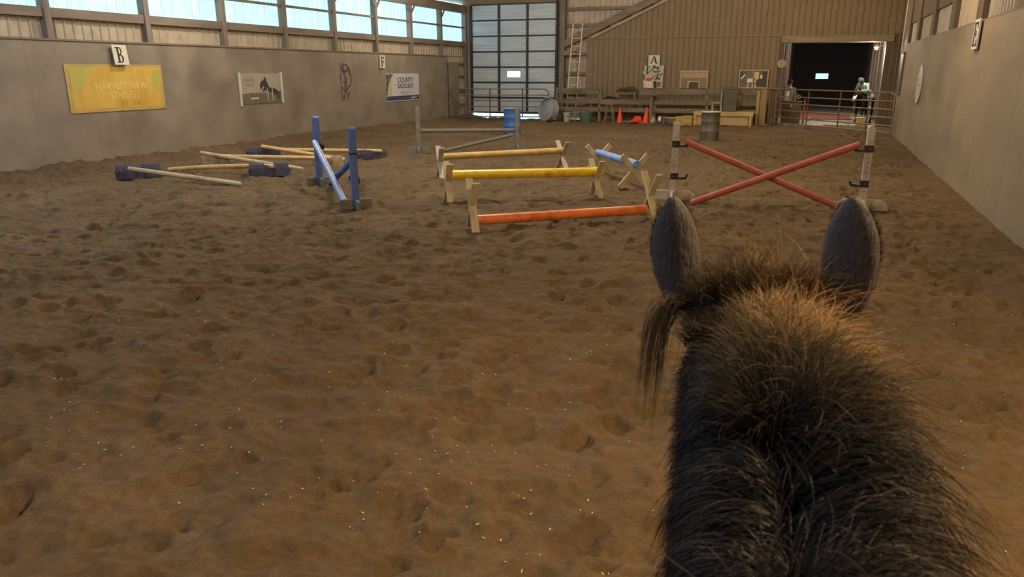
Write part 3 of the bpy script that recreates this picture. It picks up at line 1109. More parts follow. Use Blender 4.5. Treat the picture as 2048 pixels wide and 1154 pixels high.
def painted_board():
    t = thing('painted_board', 'painted board of dark twigs and an orange patch leaning below letter A', 'picture', (-6.6, YF - 0.06, 1.88), ROT_B)
    MB().prism([(-.40, .46), (-.1, .46), (.43, .46), (.40, -.47), (-.42, -.47), (-.44, .2)], 'z', 0, 0.02).obj('board', mat('painted_pale', '#bab2a4', '#a8a092', 6, 0.6), t, fix=True)
    dk = mat('twig_paint', '#2d2824', rough=0.7)
    s = MB()
    for a, b, w in (((-.26, .46), (-.3, .1), .05), ((-.3, .12), (-.02, .34), .035), ((-.05, .02), (.4, .14), .03), ((.14, .3), (.2, .0), .03), ((-.44, .04), (-.36, .05), .04), ((.06, -.18), (.1, -.47), .12)):
        s.bar((*a, .021), (*b, .021), w, .003)
    s.obj('twig_print', dk, t)
    gr = mat('leaf_paint', '#6a6358', '#4d483e', 9, 0.7)
    for x, y, r in ((.17, .36, .07), (.0, .22, .05), (.09, .2, .05), (.24, .22, .05), (.3, .08, .05), (.16, -.02, .06), (.24, -.08, .06), (.12, -.1, .05), (.02, .4, .08)):
        pts = [(x + r * math.cos(a) * (1 + .3 * math.sin(3 * a)), y + r * math.sin(a) * (1 + .2 * math.cos(2 * a))) for a in np.linspace(0, 2 * PI, 10)[:-1]]
        MB().prism(pts, 'z', .02, .024 + r * .01).obj('leaf_print', gr, t, fix=True)
    MB().prism([(-.32, -.05), (-.1, -.03), (.02, .02), (.02, -.06), (-.1, -.16), (-.2, -.18), (-.32, -.16)], 'z', .021, .0275).obj('orange_print', mat('orange_print', '#b3592a', rough=0.7), t, fix=True)
    MB().prism([(-.44, -.18), (-.2, -.16), (-.04, -.24), (-.1, -.47), (-.3, -.40)], 'z', .02, .0235).obj('pale_print', mat('pale_print', '#cfc6b4', rough=0.7), t, fix=True)
    MB().prism([(.12, -.22), (.34, -.2), (.32, -.4), (.14, -.42)], 'z', .02, .0235).obj('brown_print', mat('brown_print', '#7d6250', rough=0.7), t, fix=True)
    MB().prism([(-.45, .1), (-.38, .1), (-.36, -.1), (-.44, -.12)], 'z', .02, .0235).obj('green_print', mat('green_print', '#556048', rough=0.7), t, fix=True)
    return t


painted_board()


def mantel_panel():
    t = thing('mantel_panel', 'cream framed fireplace shaped panel with a pinkish top on the far wall', 'panel', (-4.89, YF - 0.03, 1.77), ROT_B)
    m = mat('mantel_cream', '#b7a583', '#a8967a', 6, 0.7)
    MB().box(-.55, .55, -.35, .35, 0, .015).obj('back_board', mat('mantel_brown', '#7c6a52', '#8a775d', 7, 0.7), t)
    MB().box(-.52, .52, .06, .31, .015, .025).obj('pink_print', mat('mantel_pink', '#ab8b7c', rough=0.7), t)
    MB().box(-.58, .58, .31, .36, 0, .05).obj('top_rail', m, t)
    MB().box(-.58, -.53, -.36, .31, 0, .04).obj('side_rail', m, t)
    MB().box(.53, .58, -.36, .31, 0, .04).obj('side_rail', m, t)
    arch = [(-.26, -.36), (-.26, -.1), (-.22, -.05), (.22, -.05), (.26, -.1), (.26, -.36), (.2, -.36), (.2, -.14), (.14, -.1), (-.14, -.1), (-.2, -.14), (-.2, -.36)]
    MB().prism(arch, 'z', .015, .045).obj('arch_trim', m, t, fix=True)
    MB().box(-.2, .2, -.36, -.1, .015, .02).obj('hearth_print', mat('hearth', '#57483a', rough=0.8), t)


mantel_panel()


def collage_panel():
    t = thing('collage_panel', 'cream framed picture of pale furniture and dark shapes nearest the doorway', 'picture', (-2.5, YF - 0.05, 1.8), ROT_B)
    fr = mat('collage_frame', '#c0ad88', '#ad9a76', 6, 0.7)
    MB().box(-.55, .55, -.34, .34, 0, .012).obj('back_board', mat('collage_bg', '#70634f', '#5d5446', 6, 0.6), t)
    for nm, b in (('frame_rail', (-.58, .58, .33, .37)), ('frame_rail', (-.58, .58, -.37, -.33)), ('frame_rail', (-.58, -.54, -.33, .33)), ('frame_rail', (.54, .58, -.33, .33))):
        MB().box(*b, 0, .04).obj(nm, fr, t)
    w = mat('collage_white', '#d6d2c8', rough=0.6)
    k = mat('collage_dark', '#3c3534', '#48403c', 5, 0.6)
    y = mat('collage_yellow', '#cdb27c', rough=0.6)
    def pr(poly, m, z):
        MB().prism(poly, 'z', .012, .012 + z).obj('print', m, t, fix=True)
    pr([(.12, -.06), (.16, .0), (.34, .02), (.36, .28), (.53, .3), (.53, -.3), (.14, -.28)], k, .002)
    pr([(-.52, .3), (-.38, .22), (-.48, .06), (-.52, .1)], k, .002)
    pr([(-.5, .02), (-.36, .2), (-.32, .17), (-.46, -.01)], mat('collage_glint', '#cfd6e4', rough=0.5), .003)
    pr([(-.24, .02), (-.02, .02), (-.02, -.13), (-.24, -.13)], w, .003)
    pr([(-.2, -.13), (-.17, -.13), (-.19, -.32), (-.23, -.32)], w, .003)
    pr([(-.04, -.16), (0, -.16), (0, -.33), (-.04, -.33)], y, .003)
    pr([(.05, .28), (.2, .28), (.2, -.01), (.05, -.01)], y, .0025)
    pr([(.26, .16), (.34, .16), (.34, .02), (.26, .02)], w, .003)
    pr([(.03, -.06), (.12, -.05), (.1, -.12), (.04, -.16), (.06, -.1)], w, .0035)
    pr([(.07, -.2), (.12, -.19), (.13, -.33), (.07, -.33)], y, .003)
    pr([(-.3, .3), (-.04, .3), (-.04, .06), (-.26, .05), (-.34, .2)], mat('collage_grey', '#8f8773', '#4d463a', 16, 0.6), .0015)
    pr([(-.01, .3), (.04, .3), (.04, .05), (-.01, .05)], mat('collage_pink', '#b89a84', rough=0.6), .0015)


collage_panel()

t = thing('wall_clock', 'small round dial on the brown wall left of the doorway', 'clock', (-1.47, YF - 0.06, 2.40), ROT_B)
MB().lathe([(0.0, 0), (.17, 0), (.175, .02), (.165, .04), (.15, .04), (.145, .028), (0, .028)], (0, 0, 0), 28).obj('case', mat('dial', '#a09582', '#8e836f', 5, 0.5), t, smooth=35, fix=True)
MB().bar((0, 0, .031), (0.02, .1, .031), .01, .003).bar((0, 0, .031), (-.06, .03, .031), .012, .003).obj('hands', M_INK, t)


# ------------------------------------------------------------------ ladder, fence and clutter along the far wall
def ladder():
    t = thing('ladder', 'pale straight ladder leaning against the framing right of the big door', 'ladder', (-10.13, 32.6, 0.0))
    m = mat('ladder_grey', '#cbc0b2', '#b5aa9c', 6, 0.5)
    a0, a1 = Vector((-0.26, -0.1, 0.0)), Vector((-0.10, 0.26, 4.12))
    dx = Vector((0.43, 0, 0))
    MB().bar(a0, a1, .05, .07, (0, 1, 0)).obj('rail', m, t)
    MB().bar(a0 + dx, a1 + dx, .05, .07, (0, 1, 0)).obj('rail', m, t)
    for k in range(1, 13):
        p = a0.lerp(a1, (k - 0.35) / 12.6)
        MB().tube([p, p + dx], .022, 8).obj('rung', m, t, smooth=60)


ladder()


def fence():
    YFN = 32.15
    t = thing('plank_fence', 'weathered three plank rail fence along the far wall', 'fence', (-6.4, YFN, 0))
    off = (-6.4, YFN, 0)
    for k, (z0, z1) in enumerate(((1.17, 1.40), (0.76, 0.96), (0.42, 0.6))):
        cuts = (-10.75, -8.75, -6.35, -4.2, -2.05)
        for a, b in zip(cuts[:-1], cuts[1:]):
            if k == 0 and a == -8.75:
                a = -7.0
            dz = random.uniform(-.015, .015)
            MB().bar((a + .01, YFN - .05, (z0 + z1) / 2 + dz), (b - .01, YFN - .05 + random.uniform(-.01, .01), (z0 + z1) / 2 + random.uniform(-.015, .015)), .045, z1 - z0).obj('plank', M_OLDX, t, off, bevel=0.005)
    for x in (-10.7, -8.75, -6.35, -4.2):
        MB().box(x - .06, x + .06, YFN - .02, YFN + .1, 0, 1.42).obj('post', M_TIMBER, t, off, bevel=0.006)
    MB().box(-2.1, -1.86, YFN - .12, YFN + .12, 0, 1.42).obj('post', mat('end_post', '#85714f', '#957f5c', 4, .8, stretch=(1, 1, .2)), t, off, bevel=0.008)
    MB().box(-2.24, -2.12, YFN - .14, YFN - .02, 0, 1.36).obj('post', mat('end_post_pale', '#a18b66', '#937d58', 5, .8, stretch=(1, 1, .2)), t, off, bevel=0.006)
    # narrow viewing ledge behind
    MB().box(-9.4, -2.2, YFN + .12, YFN + .55, .50, .54).obj('bench_board', M_OLDX, t, off)


fence()


def doorway_panel():
    t = thing('gate_post_panel', 'dark boarded post panel between the plank fence and the pipe gate', 'panel', (-1.62, 32.2, 0))
    for k in range(3):
        MB().box(-.16 + k * .11, -.06 + k * .11, -.05, .05, 0, 1.42).obj('plank', M_DARKW, t, bevel=0.004)
    MB().box(-.2, .2, -.12, .06, 1.42, 1.47).obj('cap_board', M_TIMBERX, t, bevel=0.004)


doorway_panel()


def pipe_gate(name, label, A, B, h, zs, ups, m, r=0.022, bow='both', r_top=0.026):
    """A,B bottom ends (x,y); zs rail heights; ups list of t for upright straps"""
    A, B = Vector((*A, 0)), Vector((*B, 0))
    t = thing(name, label, 'gate', tuple((A + B) / 2))
    off = tuple((A + B) / 2)
    d = (B - A)
    L = d.length
    u = d / L
    R = 0.22
    up = Vector((0, 0, 1))
    P = lambda s, z: A + u * s + up * z
    z0 = zs[0]
    pts = []
    pts.append(P(0, z0))
    pts.append(P(0, h - R))
    for a in np.linspace(0, PI / 2, 7)[1:]:
        pts.append(P(R - R * math.cos(a), h - R + R * math.sin(a)))
    for a in np.linspace(PI / 2, 0, 7):
        pts.append(P(L - R + R * math.cos(a), h - R + R * math.sin(a)))
    pts.append(P(L, z0))
    MB().tube(pts, r_top, 10).obj('frame_tube', m, t, off, smooth=60)
    for z in zs:
        MB().tube([P(0, z), P(L, z)], r, 8).obj('rail', m, t, off, smooth=60)
    n = u.cross(up)
    for s in ups:
        MB().bar(P(L * s, z0 - .02) - n * .02, P(L * s, h) - n * .02, .05, .02, tuple(n)).obj('upright', M_BLACK if m is M_GATE else M_DARKW, t, off)
    return t


pipe_gate('pipe_gate', 'grey pipe gate with rounded corners in front of the big door', (-15.2, 30.75), (-10.95, 31.75), 1.36, (.17, .38, .6, .85, 1.1), (.40, .735), M_GATE)
pipe_gate('pipe_gate', 'brown pipe gate across the dark doorway', (-1.5, 31.85), (2.36, 27.6), 1.44, (.16, .38, .64, .9, 1.16), (.31, .585, .81), M_GATEB)


def stock_tank():
    t = thing('stock_tank', 'round grey metal tank tipped on its rim by the big door', 'tank', (-10.75, 31.35, 0.0))
    ax = Vector((-0.50, -0.83, 0.20)).normalized()
    M = ax.to_track_quat('Z', 'Y').to_matrix()
    R = 0.49
    c = Vector((0.0, 0.0, 0.49))
    prof = [(0.0, -0.1), (R - .03, -.1), (R - .01, -.1), (R, .2), (R + .018, .21), (R + .018, .235), (R - .008, .235), (R - .02, .2), (R - .03, -.06), (0, -.06)]
    MB().lathe(prof, c, 44, M).obj('shell', M_GALV, t, smooth=35, fix=True)
    b = MB()
    for z in (0.0, 0.1):
        b.lathe([(R - .004, z - .012), (R + .008, z), (R - .004, z + .012)], c, 44, M)
    b.obj('bead', M_GALV, t, smooth=60)


stock_tank()


def shovel(name, label, p0, p1, m_blade, fork=False):
    t = thing(name, label, 'tool', p0)
    P0, P1 = Vector(p0), Vector(p1)
    d = (P1 - P0).normalized()
    MB().tube([P0 + d * .25, P1], .016, 8).obj('handle', M_TIMBER, t, p0, smooth=60)
    s = MB()
    a = Vector((1, 0, 0))
    w = .11
    pts = [P0 + a * (-w * .6), P0 + a * (w * .6), P0 + d * .12 + a * w, P0 + d * .3 + a * w * .8, P0 + d * .36, P0 + d * .3 - a * w * .8, P0 + d * .12 - a * w]
    n = a.cross(d).normalized() * .012
    k = len(pts)
    s.add([p + n for p in pts] + [p - n for p in pts], [tuple(range(k)), tuple(reversed(range(k, 2 * k)))] + [(i, k + i, k + (i + 1) % k, (i + 1) % k) for i in range(k)])
    s.obj('blade', m_blade, t, p0, fix=True)
    return t


shovel('shovel', 'dark shovel leaning on the fence behind the stock tank', (-10.2, 31.75, .02), (-10.62, 32.06, 1.62), M_BLACK)
t = thing('broom_stick', 'long pale stick standing in the green tub', 'stick', (-9.0, 31.4, .1))
MB().tube([(0, 0, 0), (.0, .25, .55), (.12, .62, 1.5)], .016, 8).obj('pole', M_TIMBER, t, smooth=60)


def bucket(name, label, loc, r0, r1, h, m, handle=True, cat='bucket', band=None):
    t = thing(name, label, cat, loc)
    MB().lathe([(0, 0), (r0, 0), (r0 + .005, .01), (r1, h), (r1 + .014, h), (r1 + .014, h + .02), (r1 - .006, h + .02), (r0 - .004, .02), (0, .02)], (0, 0, 0), 26).obj('shell', m, t, smooth=35, fix=True)
    if handle:
        MB().tube([(r1 * math.cos(a), -.02 - .06 * math.sin(a), h - .02 - .16 * math.sin(a)) for a in np.linspace(0, PI, 12)], .004, 6).obj('handle', M_GALV, t, smooth=60)
    if band:
        f = lambda z: r0 + (r1 - r0) * z / h
        MB().lathe([(f(h * .25) + .002, h * .25), (f(h * .7) + .002, h * .7)], (0, 0, 0), 26).obj('printed_band', band, t, smooth=60)
    return t


bucket('bucket', 'white bucket with a dark smudged label beside the tipped tank', (-9.97, 31.35, 0), .13, .15, .38, mat('bucket_white', '#a79c8c', '#b7ab9a', 6, .6), band=mat('bucket_label', '#6f655a', '#b7ab9a', 14, .6))
bucket('muck_tub', 'round green plastic tub on the dirt by the fence', (-9.08, 31.25, 0), .24, .30, .42, M_GREEN, False, 'tub')


def stool():
    t = thing('stool', 'small worn wooden stool standing left of the first cone', 'stool', (-8.12, 31.5, 0))
    m = mat('stool_wood', '#7e6a53', '#92795e', 6, .75)
    MB().lathe([(0, .74), (.15, .74), (.16, .76), (.15, .785), (0, .785)], (0, 0, 0), 24).obj('seat', m, t, smooth=40)
    for sx in (-1, 1):
        for sy in (-1, 1):
            MB().tube([(sx * .19, sy * .16, 0), (sx * .1, sy * .09, .75)], [.018, .022], 8).obj('leg', m, t, smooth=60)
    for z, w in ((.22, .165), (.46, .135)):
        MB().tube([(-w, -w * .85, z), (w, -w * .85, z)], .013, 8).obj('rung', m, t, smooth=60)
        MB().tube([(-w, w * .85, z + .05), (w, w * .85, z + .05)], .013, 8).obj('rung', m, t, smooth=60)


stool()


def cone(label, loc, rot=(0, 0, 0)):
    t = thing('traffic_cone', label, 'cone', loc, rot, 'orange traffic cones')
    MB().prism([(-.17, -.13), (-.13, -.17), (.13, -.17), (.17, -.13), (.17, .13), (.13, .17), (-.13, .17), (-.17, .13)], 'z', 0, .03).obj('base', M_CONE, t, bevel=0.006)
    MB().lathe([(.13, .03), (.125, .05), (.035, .62), (.03, .64), (.02, .64), (.02, .6), (.115, .03)], (0, 0, 0), 24).obj('body', M_CONE, t, smooth=40)
    return t


cone('orange traffic cone standing alone, nearest the stool', (-7.68, 31.55, 0))
cone('orange traffic cone leaning beside another tipped cone', (-6.58, 31.5, 0.03), (0.0, 0.09, 0.3))
cone('orange traffic cone tipped over, its square base towards the arena', (-6.88, 31.42, .14), (math.radians(94), 0, math.radians(-20)))


def misc_far():
    # plush / bag lump, kettle, saddle pieces
    t = thing('feed_bag', 'crumpled pale bag slumped at the foot of the leaning cone', 'bag', (-6.28, 31.6, 0))
    o = MB().tube([(0, 0, .0), (0, 0, .1), (.02, 0, .2), (-.04, .02, .28)], [.11, .13, .10, .03], 12, r2=[.09, .1, .08, .03]).obj('sack', mat('sack', '#a99d83', '#8d8069', 9, .85), t, smooth=180)
    remesh(o, .02, 3)
    MB().lathe([(0, 0), (.02, .0), (.03, .03), (.0, .06)], (-.04, .02, .27), 10).obj('knot', mat('sack_tie', '#6e634f', rough=.8), t, smooth=60)
    t = thing('metal_kettle', 'small shiny metal can on the dirt right of the pale bag', 'can', (-5.98, 31.6, 0))
    MB().lathe([(0, 0), (.12, 0), (.14, .06), (.13, .2), (.09, .27), (.085, .32), (.075, .32), (0, .26)], (0, 0, 0), 20).obj('body', mat('can_metal', '#9a9a9c', '#7b7b7e', 6, .3, metal=.8), t, smooth=40)
    MB().tube([(.09 * math.cos(a), 0, .3 + .12 * math.sin(a)) for a in np.linspace(0, PI, 10)], .007, 6).obj('handle', M_BLACK, t, smooth=60)
    t = thing('grey_boot', 'scuffed grey rubber boot lying right of the metal can', 'boot', (-5.80, 31.45, 0))
    o = MB().tube([(0, .06, .33), (0, .06, .12), (0, .03, .06), (.0, -.08, .05), (0, -.16, .045)], [.07, .065, .07, .06, .035], 12).obj('boot_body', mat('boot_grey', '#5c5552', '#77706a', 7, .6), t, smooth=180)
    remesh(o, .015, 3)
    MB().box(-.06, .06, -.2, .12, 0, .022).obj('sole', M_BLACKP, t, bevel=.006)
    # saddle rack table with blankets
    t = thing('blanket_table', 'small wooden table heaped with brown blankets on the fence bench', 'table', (-7.62, 32.42, 0.54))
    MB().box(-.42, .42, -.1, .2, .62, .68).obj('tabletop', M_OLDX, t, bevel=.005)
    for sx in (-1, 1):
        for sy in (-1, 1):
            MB().box(sx * .36 - .03, sx * .36 + .03, .05 + sy * .12 - .03, .05 + sy * .12 + .03, 0, .62).obj('leg', M_TIMBER, t)
    tag(remesh(MB().tube([(-.5, 0, .0), (-.3, .02, .10), (-.05, -.02, .09), (.2, .03, .13), (.46, 0, .04)], [.04, .10, .12, .11, .05], 12, r2=[.03, .08, .09, .1, .04]).obj(
        'horse_blanket', mat('blanket', '#3a2d26', '#5e4a3c', 9, .9), None, smooth=180), .025, 3), 'heap of folded brown blankets on the small fence table', 'blanket').location = (-7.6, 32.42, 1.27)
    tag(remesh(MB().tube([(-.38, 0, .0), (-.2, .02, .07), (.05, -.02, .06), (.34, 0, .0)], [.03, .08, .08, .03], 10, r2=[.02, .06, .05, .02]).obj(
        'black_coat', M_BLACKP, None, smooth=180), .02, 3), 'black coat thrown over the middle fence plank', 'coat').location = (-8.2, 32.12, .965)
    t = thing('side_table', 'narrow wooden stand with a thin top below the painted board', 'table', (-6.45, 31.93, 0))
    MB().box(-.42, .42, -.12, .12, 1.16, 1.20).obj('tabletop', M_OLDX, t, bevel=.005)
    MB().box(-.3, .38, -.1, .1, 1.10, 1.15).obj('apron', M_DARKW, t)
    MB().box(-.06, .06, -.05, .05, 0, 1.12).obj('leg', M_TIMBER, t, bevel=.005)
    t = thing('dark_bin', 'tall dark grey bin standing on the lumber platform', 'bin', (-3.22, 31.70, .56))
    MB().prism([(-.26, .0), (.26, 0), (.29, .86), (-.29, .86)], 'y', -.14, .14).obj('body', mat('bin_grey', '#4d463f', '#565048', 4, .6), t, bevel=.02, fix=True)
    MB().box(-.32, .32, -.16, .16, .86, .92).box(-.2, .1, -.1, .1, .92, .95).obj('lid', mat('bin_lid', '#5a5148', '#635a50', 4, .6), t, bevel=.012)
    t = thing('small_chair', 'small pale plastic chair on the lumber platform beside the dark bin', 'chair', (-3.72, 31.66, .56))
    m = mat('chair_pale', '#8d8273', '#9c9080', 5, .6)
    MB().box(-.2, .2, -.15, .15, .30, .35).obj('seat', m, t, bevel=.01)
    MB().box(.14, .2, -.15, .15, .35, .72).obj('backrest', m, t, bevel=.01)
    for sx in (-1, 1):
        for sy in (-1, 1):
            MB().box(sx * .17 - .03, sx * .17 + .03, sy * .12 - .025, sy * .12 + .025, 0, .3).obj('leg', m, t)
    # lumber platform with steps (mounting block)
    t = thing('mounting_platform', 'new lumber mounting platform behind the grey barrel', 'platform', (-3.35, 31.55, 0))
    for k in range(3):
        MB().box(-1.2, 1.1, -.42 + k * .25, -.19 + k * .25, .52, .56).obj('deck_plank', M_LUMBER, t, bevel=.004)
    MB().box(-1.2, 1.1, -.46, -.42, .4, .55).obj('front_rail', M_LUMBER, t, bevel=.004)
    MB().box(-1.1, .92, -.40, -.38, .04, .41).obj('front_panel', M_PLY, t)
    for x in (-1.14, 1.0):
        for y in (-.4, .27):
            MB().box(x - .05, x + .05, y - .05, y + .05, 0, .52).obj('leg', M_LUMBER, t, bevel=.004)
    t2 = thing('mounting_steps', 'two new lumber steps at the left end of the platform', 'steps', (-4.95, 31.55, 0))
    MB().box(-.42, .38, -.42, .3, .1, .14).obj('tread', M_LUMBER, t2, bevel=.004)
    MB().box(-.05, .38, -.42, .3, .32, .36).obj('tread', M_LUMBER, t2, bevel=.004)
    MB().box(-.40, .36, -.40, -.37, 0, .1).box(-.05, .36, -.40, -.37, .14, .32).obj('riser', M_LUMBER, t2)
    MB().box(-.42, .36, .24, .28, 0, .32).box(-.42, -.38, -.4, .28, 0, .1).obj('stringer', M_PLY, t2)
    t = thing('loose_plank', 'short rough plank lying left of the mounting steps', 'plank', (-5.35, 31.95, 0))
    MB().box(-.5, -.02, -.12, .08, .0, .22).obj('plank', M_OLDX, t, bevel=.006)
    MB().box(-.45, -.04, -.08, .06, .22, .27).obj('batten', M_LUMBER, t, bevel=.004)


misc_far()


# ------------------------------------------------------------------ barrels
def barrel(label, loc, m, mtop, rust=None):
    t = thing('barrel', label, 'barrel', loc)
    r, h = .29, .89
    prof = [(0, .0), (r - .01, 0), (r, .02), (r, .28), (r + .007, .295), (r, .31), (r, .58), (r + .007, .595), (r, .61), (r, h - .03), (r + .012, h - .015), (r + .008, h), (r - .015, h), (r - .02, h - .03), (0, h - .03)]
    dr = MB().lathe(prof, (0, 0, 0), 36).obj('drum', m, t, smooth=40, fix=True)
    MB().lathe([(r - .014, h - .03), (r + .016, h - .025), (r + .018, h - .005), (r + .005, h + .008), (r - .014, h)], (0, 0, 0), 36).obj('rim', mtop, t, smooth=50)
    MB().lathe([(0, h - .028), (.035, h - .028), (.035, h - .008), (0, h - .008)], (.16, .05, 0), 12).obj('bung', M_BLACKP, dr)
    return t


barrel('blue plastic barrel behind the grey jump', (-9.72, 24.35, 0), M_BARRELB, mat('barrel_blue_rim', '#6f93c8', rough=.45))
barrel('grey metal barrel with a pale rim in front of the lumber platform', (-3.05, 24.55, 0), mat('barrel_grey', '#5b5148', '#6d6257', 2.5, .55, metal=.15, c3='#8d8273', scale3=1.6, amt3=.7, stretch=(1, 1, .4)), M_WHITEP)


# ------------------------------------------------------------------ jump standards and poles
def cup(t, z, sx, sy, m=M_BLACK):
    """a jump cup on the post's face, reaching towards +x*sx"""
    s = MB()
    s.box(min(-.05 * sx, .058 * sx), max(-.05 * sx, .058 * sx), -.075, -.053, z - .05, z + .05)
    s.box(min(.054 * sx, .07 * sx), max(.054 * sx, .07 * sx), -.075, .05, z - .05, z + .05)
    prof = [(.07 * sx, z - .05), (.20 * sx, z - .05), (.225 * sx, z - .01), (.225 * sx, z + .04), (.205 * sx, z + .04), (.19 * sx, z - .005), (.07 * sx, z - .02)]
    s.prism(prof, 'y', -.065, .045)
    c = s.obj('jump_cup', m, t, fix=True)
    MB().tube([(0, -.085, z), (0, .03, z)], .008, 8).obj('cup_pin', M_GALV, c)


def standard(name, label, loc, rot, m, mf, h=1.25, w=.10, feet='wing', holes=True, cups=(), fl=.29, fh=.15, cap=True, square=False):
    t = thing(name, label, 'jump standard', (loc[0], loc[1], 0), rot)
    b = w / 2
    # post with a chamfered top
    s = MB()
    prof = [(-b, 0), (b, 0), (b, h - .035), (b - .03, h), (-b + .03, h), (-b, h - .035)]
    s.prism(prof, 'y', -b, b)
    s.obj('post', m, t, bevel=.006, fix=True)
    if holes:
        q = MB()
        for k in range(11):
            z = .3 + k * .075
            q.prism([(.008 * math.cos(a), z + .008 * math.sin(a)) for a in np.linspace(0, 2 * PI, 9)[:-1]], 'y', -b - .002, -b + .001)
        q.obj('peg_holes', M_INK, t, fix=True)
    for sg in (-1, 1):
        x0, x1 = sg * b, sg * (b + fl)
        poly = [(x0, 0), (x1, 0), (x1, fh), (x0, fh)] if square else [(x0, 0), (x1, 0), (x1 - sg * .02, fh * .62), (x1 - sg * .11, fh), (x0, fh * 1.02)]
        MB().prism(poly, 'y', -.022, .022).obj('foot', mf, t, bevel=.005, fix=True)
    for sg in (-1, 1):
        y0, y1 = sg * b, sg * (b + fl * .85)
        poly = [(y0, 0), (y1, 0), (y1, fh), (y0, fh)] if square else [(y0, 0), (y1, 0), (y1 - sg * .02, fh * .62), (y1 - sg * .09, fh), (y0, fh * 1.02)]
        MB().prism(poly, 'x', -.022, .022).obj('foot', mf, t, bevel=.005, fix=True)
    for z, sx in cups:
        cup(t, z, sx, 0)
    return t


def pole(name, label, p0, p1, r, m, bend=0.0, group=None, bands=None, cat='pole', sag=0.0, n=14):
    mid = ((p0[0] + p1[0]) / 2, (p0[1] + p1[1]) / 2, min(p0[2], p1[2]))
    t = thing(name, label, cat, mid, 0, group)
    P0, P1 = Vector(p0), Vector(p1)
    pts = []
    k = 12
    side = (P1 - P0).cross(Vector((0, 0, 1))).normalized()
    for i in range(k + 1):
        u = i / k
        q = P0.lerp(P1, u) + Vector((0, 0, -sag * 4 * u * (1 - u))) + side * (bend * 4 * u * (1 - u))
        pts.append(q)
    L = (P1 - P0).length
    d = (P1 - P0).normalized()
    path = [pts[0] - d * .0] + pts[1:]
    R = [r] * (k + 1)
    R[0] = R[-1] = r * .97
    MB().tube(path, R, n).obj('shaft', m, t, mid, smooth=50, bevel=0.0)
    e = MB()
    for q, dd in ((pts[0], -d), (pts[-1], d)):
        e.tube([q, q + dd * .006], [r * .9, r * .7], n)
    e.obj('end_grain', m, t, mid, smooth=50)
    return t


def up_on(p, dz=0.0):
    return (p[0], p[1], dz)


# red cross rails
standard('jump_standard', 'white jump standard on the left of the red crossed poles', (-2.1, 12.59), math.radians(5), M_WHITEP, M_WHITEP, 1.29, .105, cups=((.95, 1), (.42, 1)), fh=.17, fl=.33)
standard('jump_standard', 'white jump standard on the right of the red crossed poles', (.83, 12.79), math.radians(5), M_WHITEP, M_WHITEP, 1.31, .105, cups=((.96, -1), (.42, -1)), fh=.17, fl=.33)
pole('jump_pole', 'red pole rising to the right, the nearer one of the cross', (-1.72, 12.12, .055), (.68, 12.62, 1.03), .052, M_RED)
pole('jump_pole', 'red pole falling to the right, the farther one of the cross', (-1.93, 12.58, .985), (.44, 12.74, .055), .05, M_RED)

# blue jump
ba = math.atan2(1.92, -2.07)
standard('jump_standard', 'blue jump standard, the nearer of the blue pair', (-6.65, 9.94), ba - 0.05, M_BLUE, M_GREYW, 1.28, .11, holes=False, cups=((.45, 1),), fl=.24, fh=.15, square=True)
MB().box(-.062, .062, -.062, .062, .86, .885).obj('strap', M_INK, bpy.data.objects['jump_standard.002'])
standard('jump_standard', 'blue jump standard, the farther of the blue pair', (-8.72, 11.86), ba + 0.1, M_BLUE, M_GREYW, 1.30, .11, holes=False, cups=((.74, -1),), fl=.24, fh=.15, square=True)
pole('jump_pole', 'light blue pole sloping towards the camera between the blue standards', (-8.66, 11.70, .83), (-6.92, 10.02, .08), .054, mat('pole_pale_blue', '#8ba1d0', '#5674b4', 5, .35, spec=.6, c3='#b4bfdb', scale3=5, amt3=.6))
pole('jump_pole', 'dark blue pole crossing behind the light blue one', (-6.80, 10.14, .74), (-8.42, 11.78, .055), .052, M_BLUE)

# grey jump
ga = math.atan2(1.57, 2.19)
standard('jump_standard', 'grey jump standard at the left of the grey jump', (-9.71, 17.62), ga - .15, M_GREYW, M_GREYW, 1.23, .11, holes=False, fl=.27, fh=.19)
standard('jump_standard', 'grey jump standard at the right of the grey jump', (-7.52, 19.19), ga - .1, M_GREYW, M_GREYW, 1.23, .11, holes=False, fl=.27, fh=.19)
pole('jump_pole', 'grey pole lying level across the grey jump', (-9.62, 17.62, .60), (-7.55, 19.1, .57), .05, M_GREYW)
pole('jump_pole', 'grey pole sloping to the ground under the level grey one', (-9.2, 17.75, .05), (-7.58, 19.05, .45), .046, M_GREYW)


# ------------------------------------------------------------------ cavaletti
def cavaletti(label, A, B, zpole, r, mp, plen=.80, half=38, ext=(.0, .0), tiltA=0, tiltB=0, mend=M_CREAM, zoff=0.0, flipA=0.0, flipB=0.0, flat=True):
    A, B = Vector((A[0], A[1], 0)), Vector((B[0], B[1], 0))
    mid = (A + B) / 2
    t = thing('cavaletti', label, 'cavaletti', tuple(mid))
    off = tuple(mid)
    u = (B - A).normalized()
    up = Vector((0, 0, 1))
    for P, yaw, k in ((A, flipA, 0), (B, flipB, 1)):
        v = Matrix.Rotation(yaw, 3, 'Z') @ u
        n = v.cross(up)
        a = math.radians(half)
        zc = plen / 2 * math.cos(a) + .04 * math.sin(a)
        for j, sg in enumerate((-1, 1)):
            d = (up * math.cos(a) + n * (sg * math.sin(a)))
            c = P + up * zc + v * ((.021 if not flat else .004) * sg)
            # h across the board within the plane of the cross, w its thickness along the pole
            MB().bar(c - d * plen / 2, c + d * plen / 2, *((.028, .105) if flat else (.115, .04)), tuple(v)).obj('cross_board', mend, t, off, bevel=.006)
    MB().tube([A + up * zpole - u * ext[0], A.lerp(B, .33) + up * (zpole + zoff * .7), A.lerp(B, .66) + up * (zpole + zoff), B + up * (zpole) + u * ext[1]], r, 16).obj('pole', mp, t, off, smooth=50)
    return t


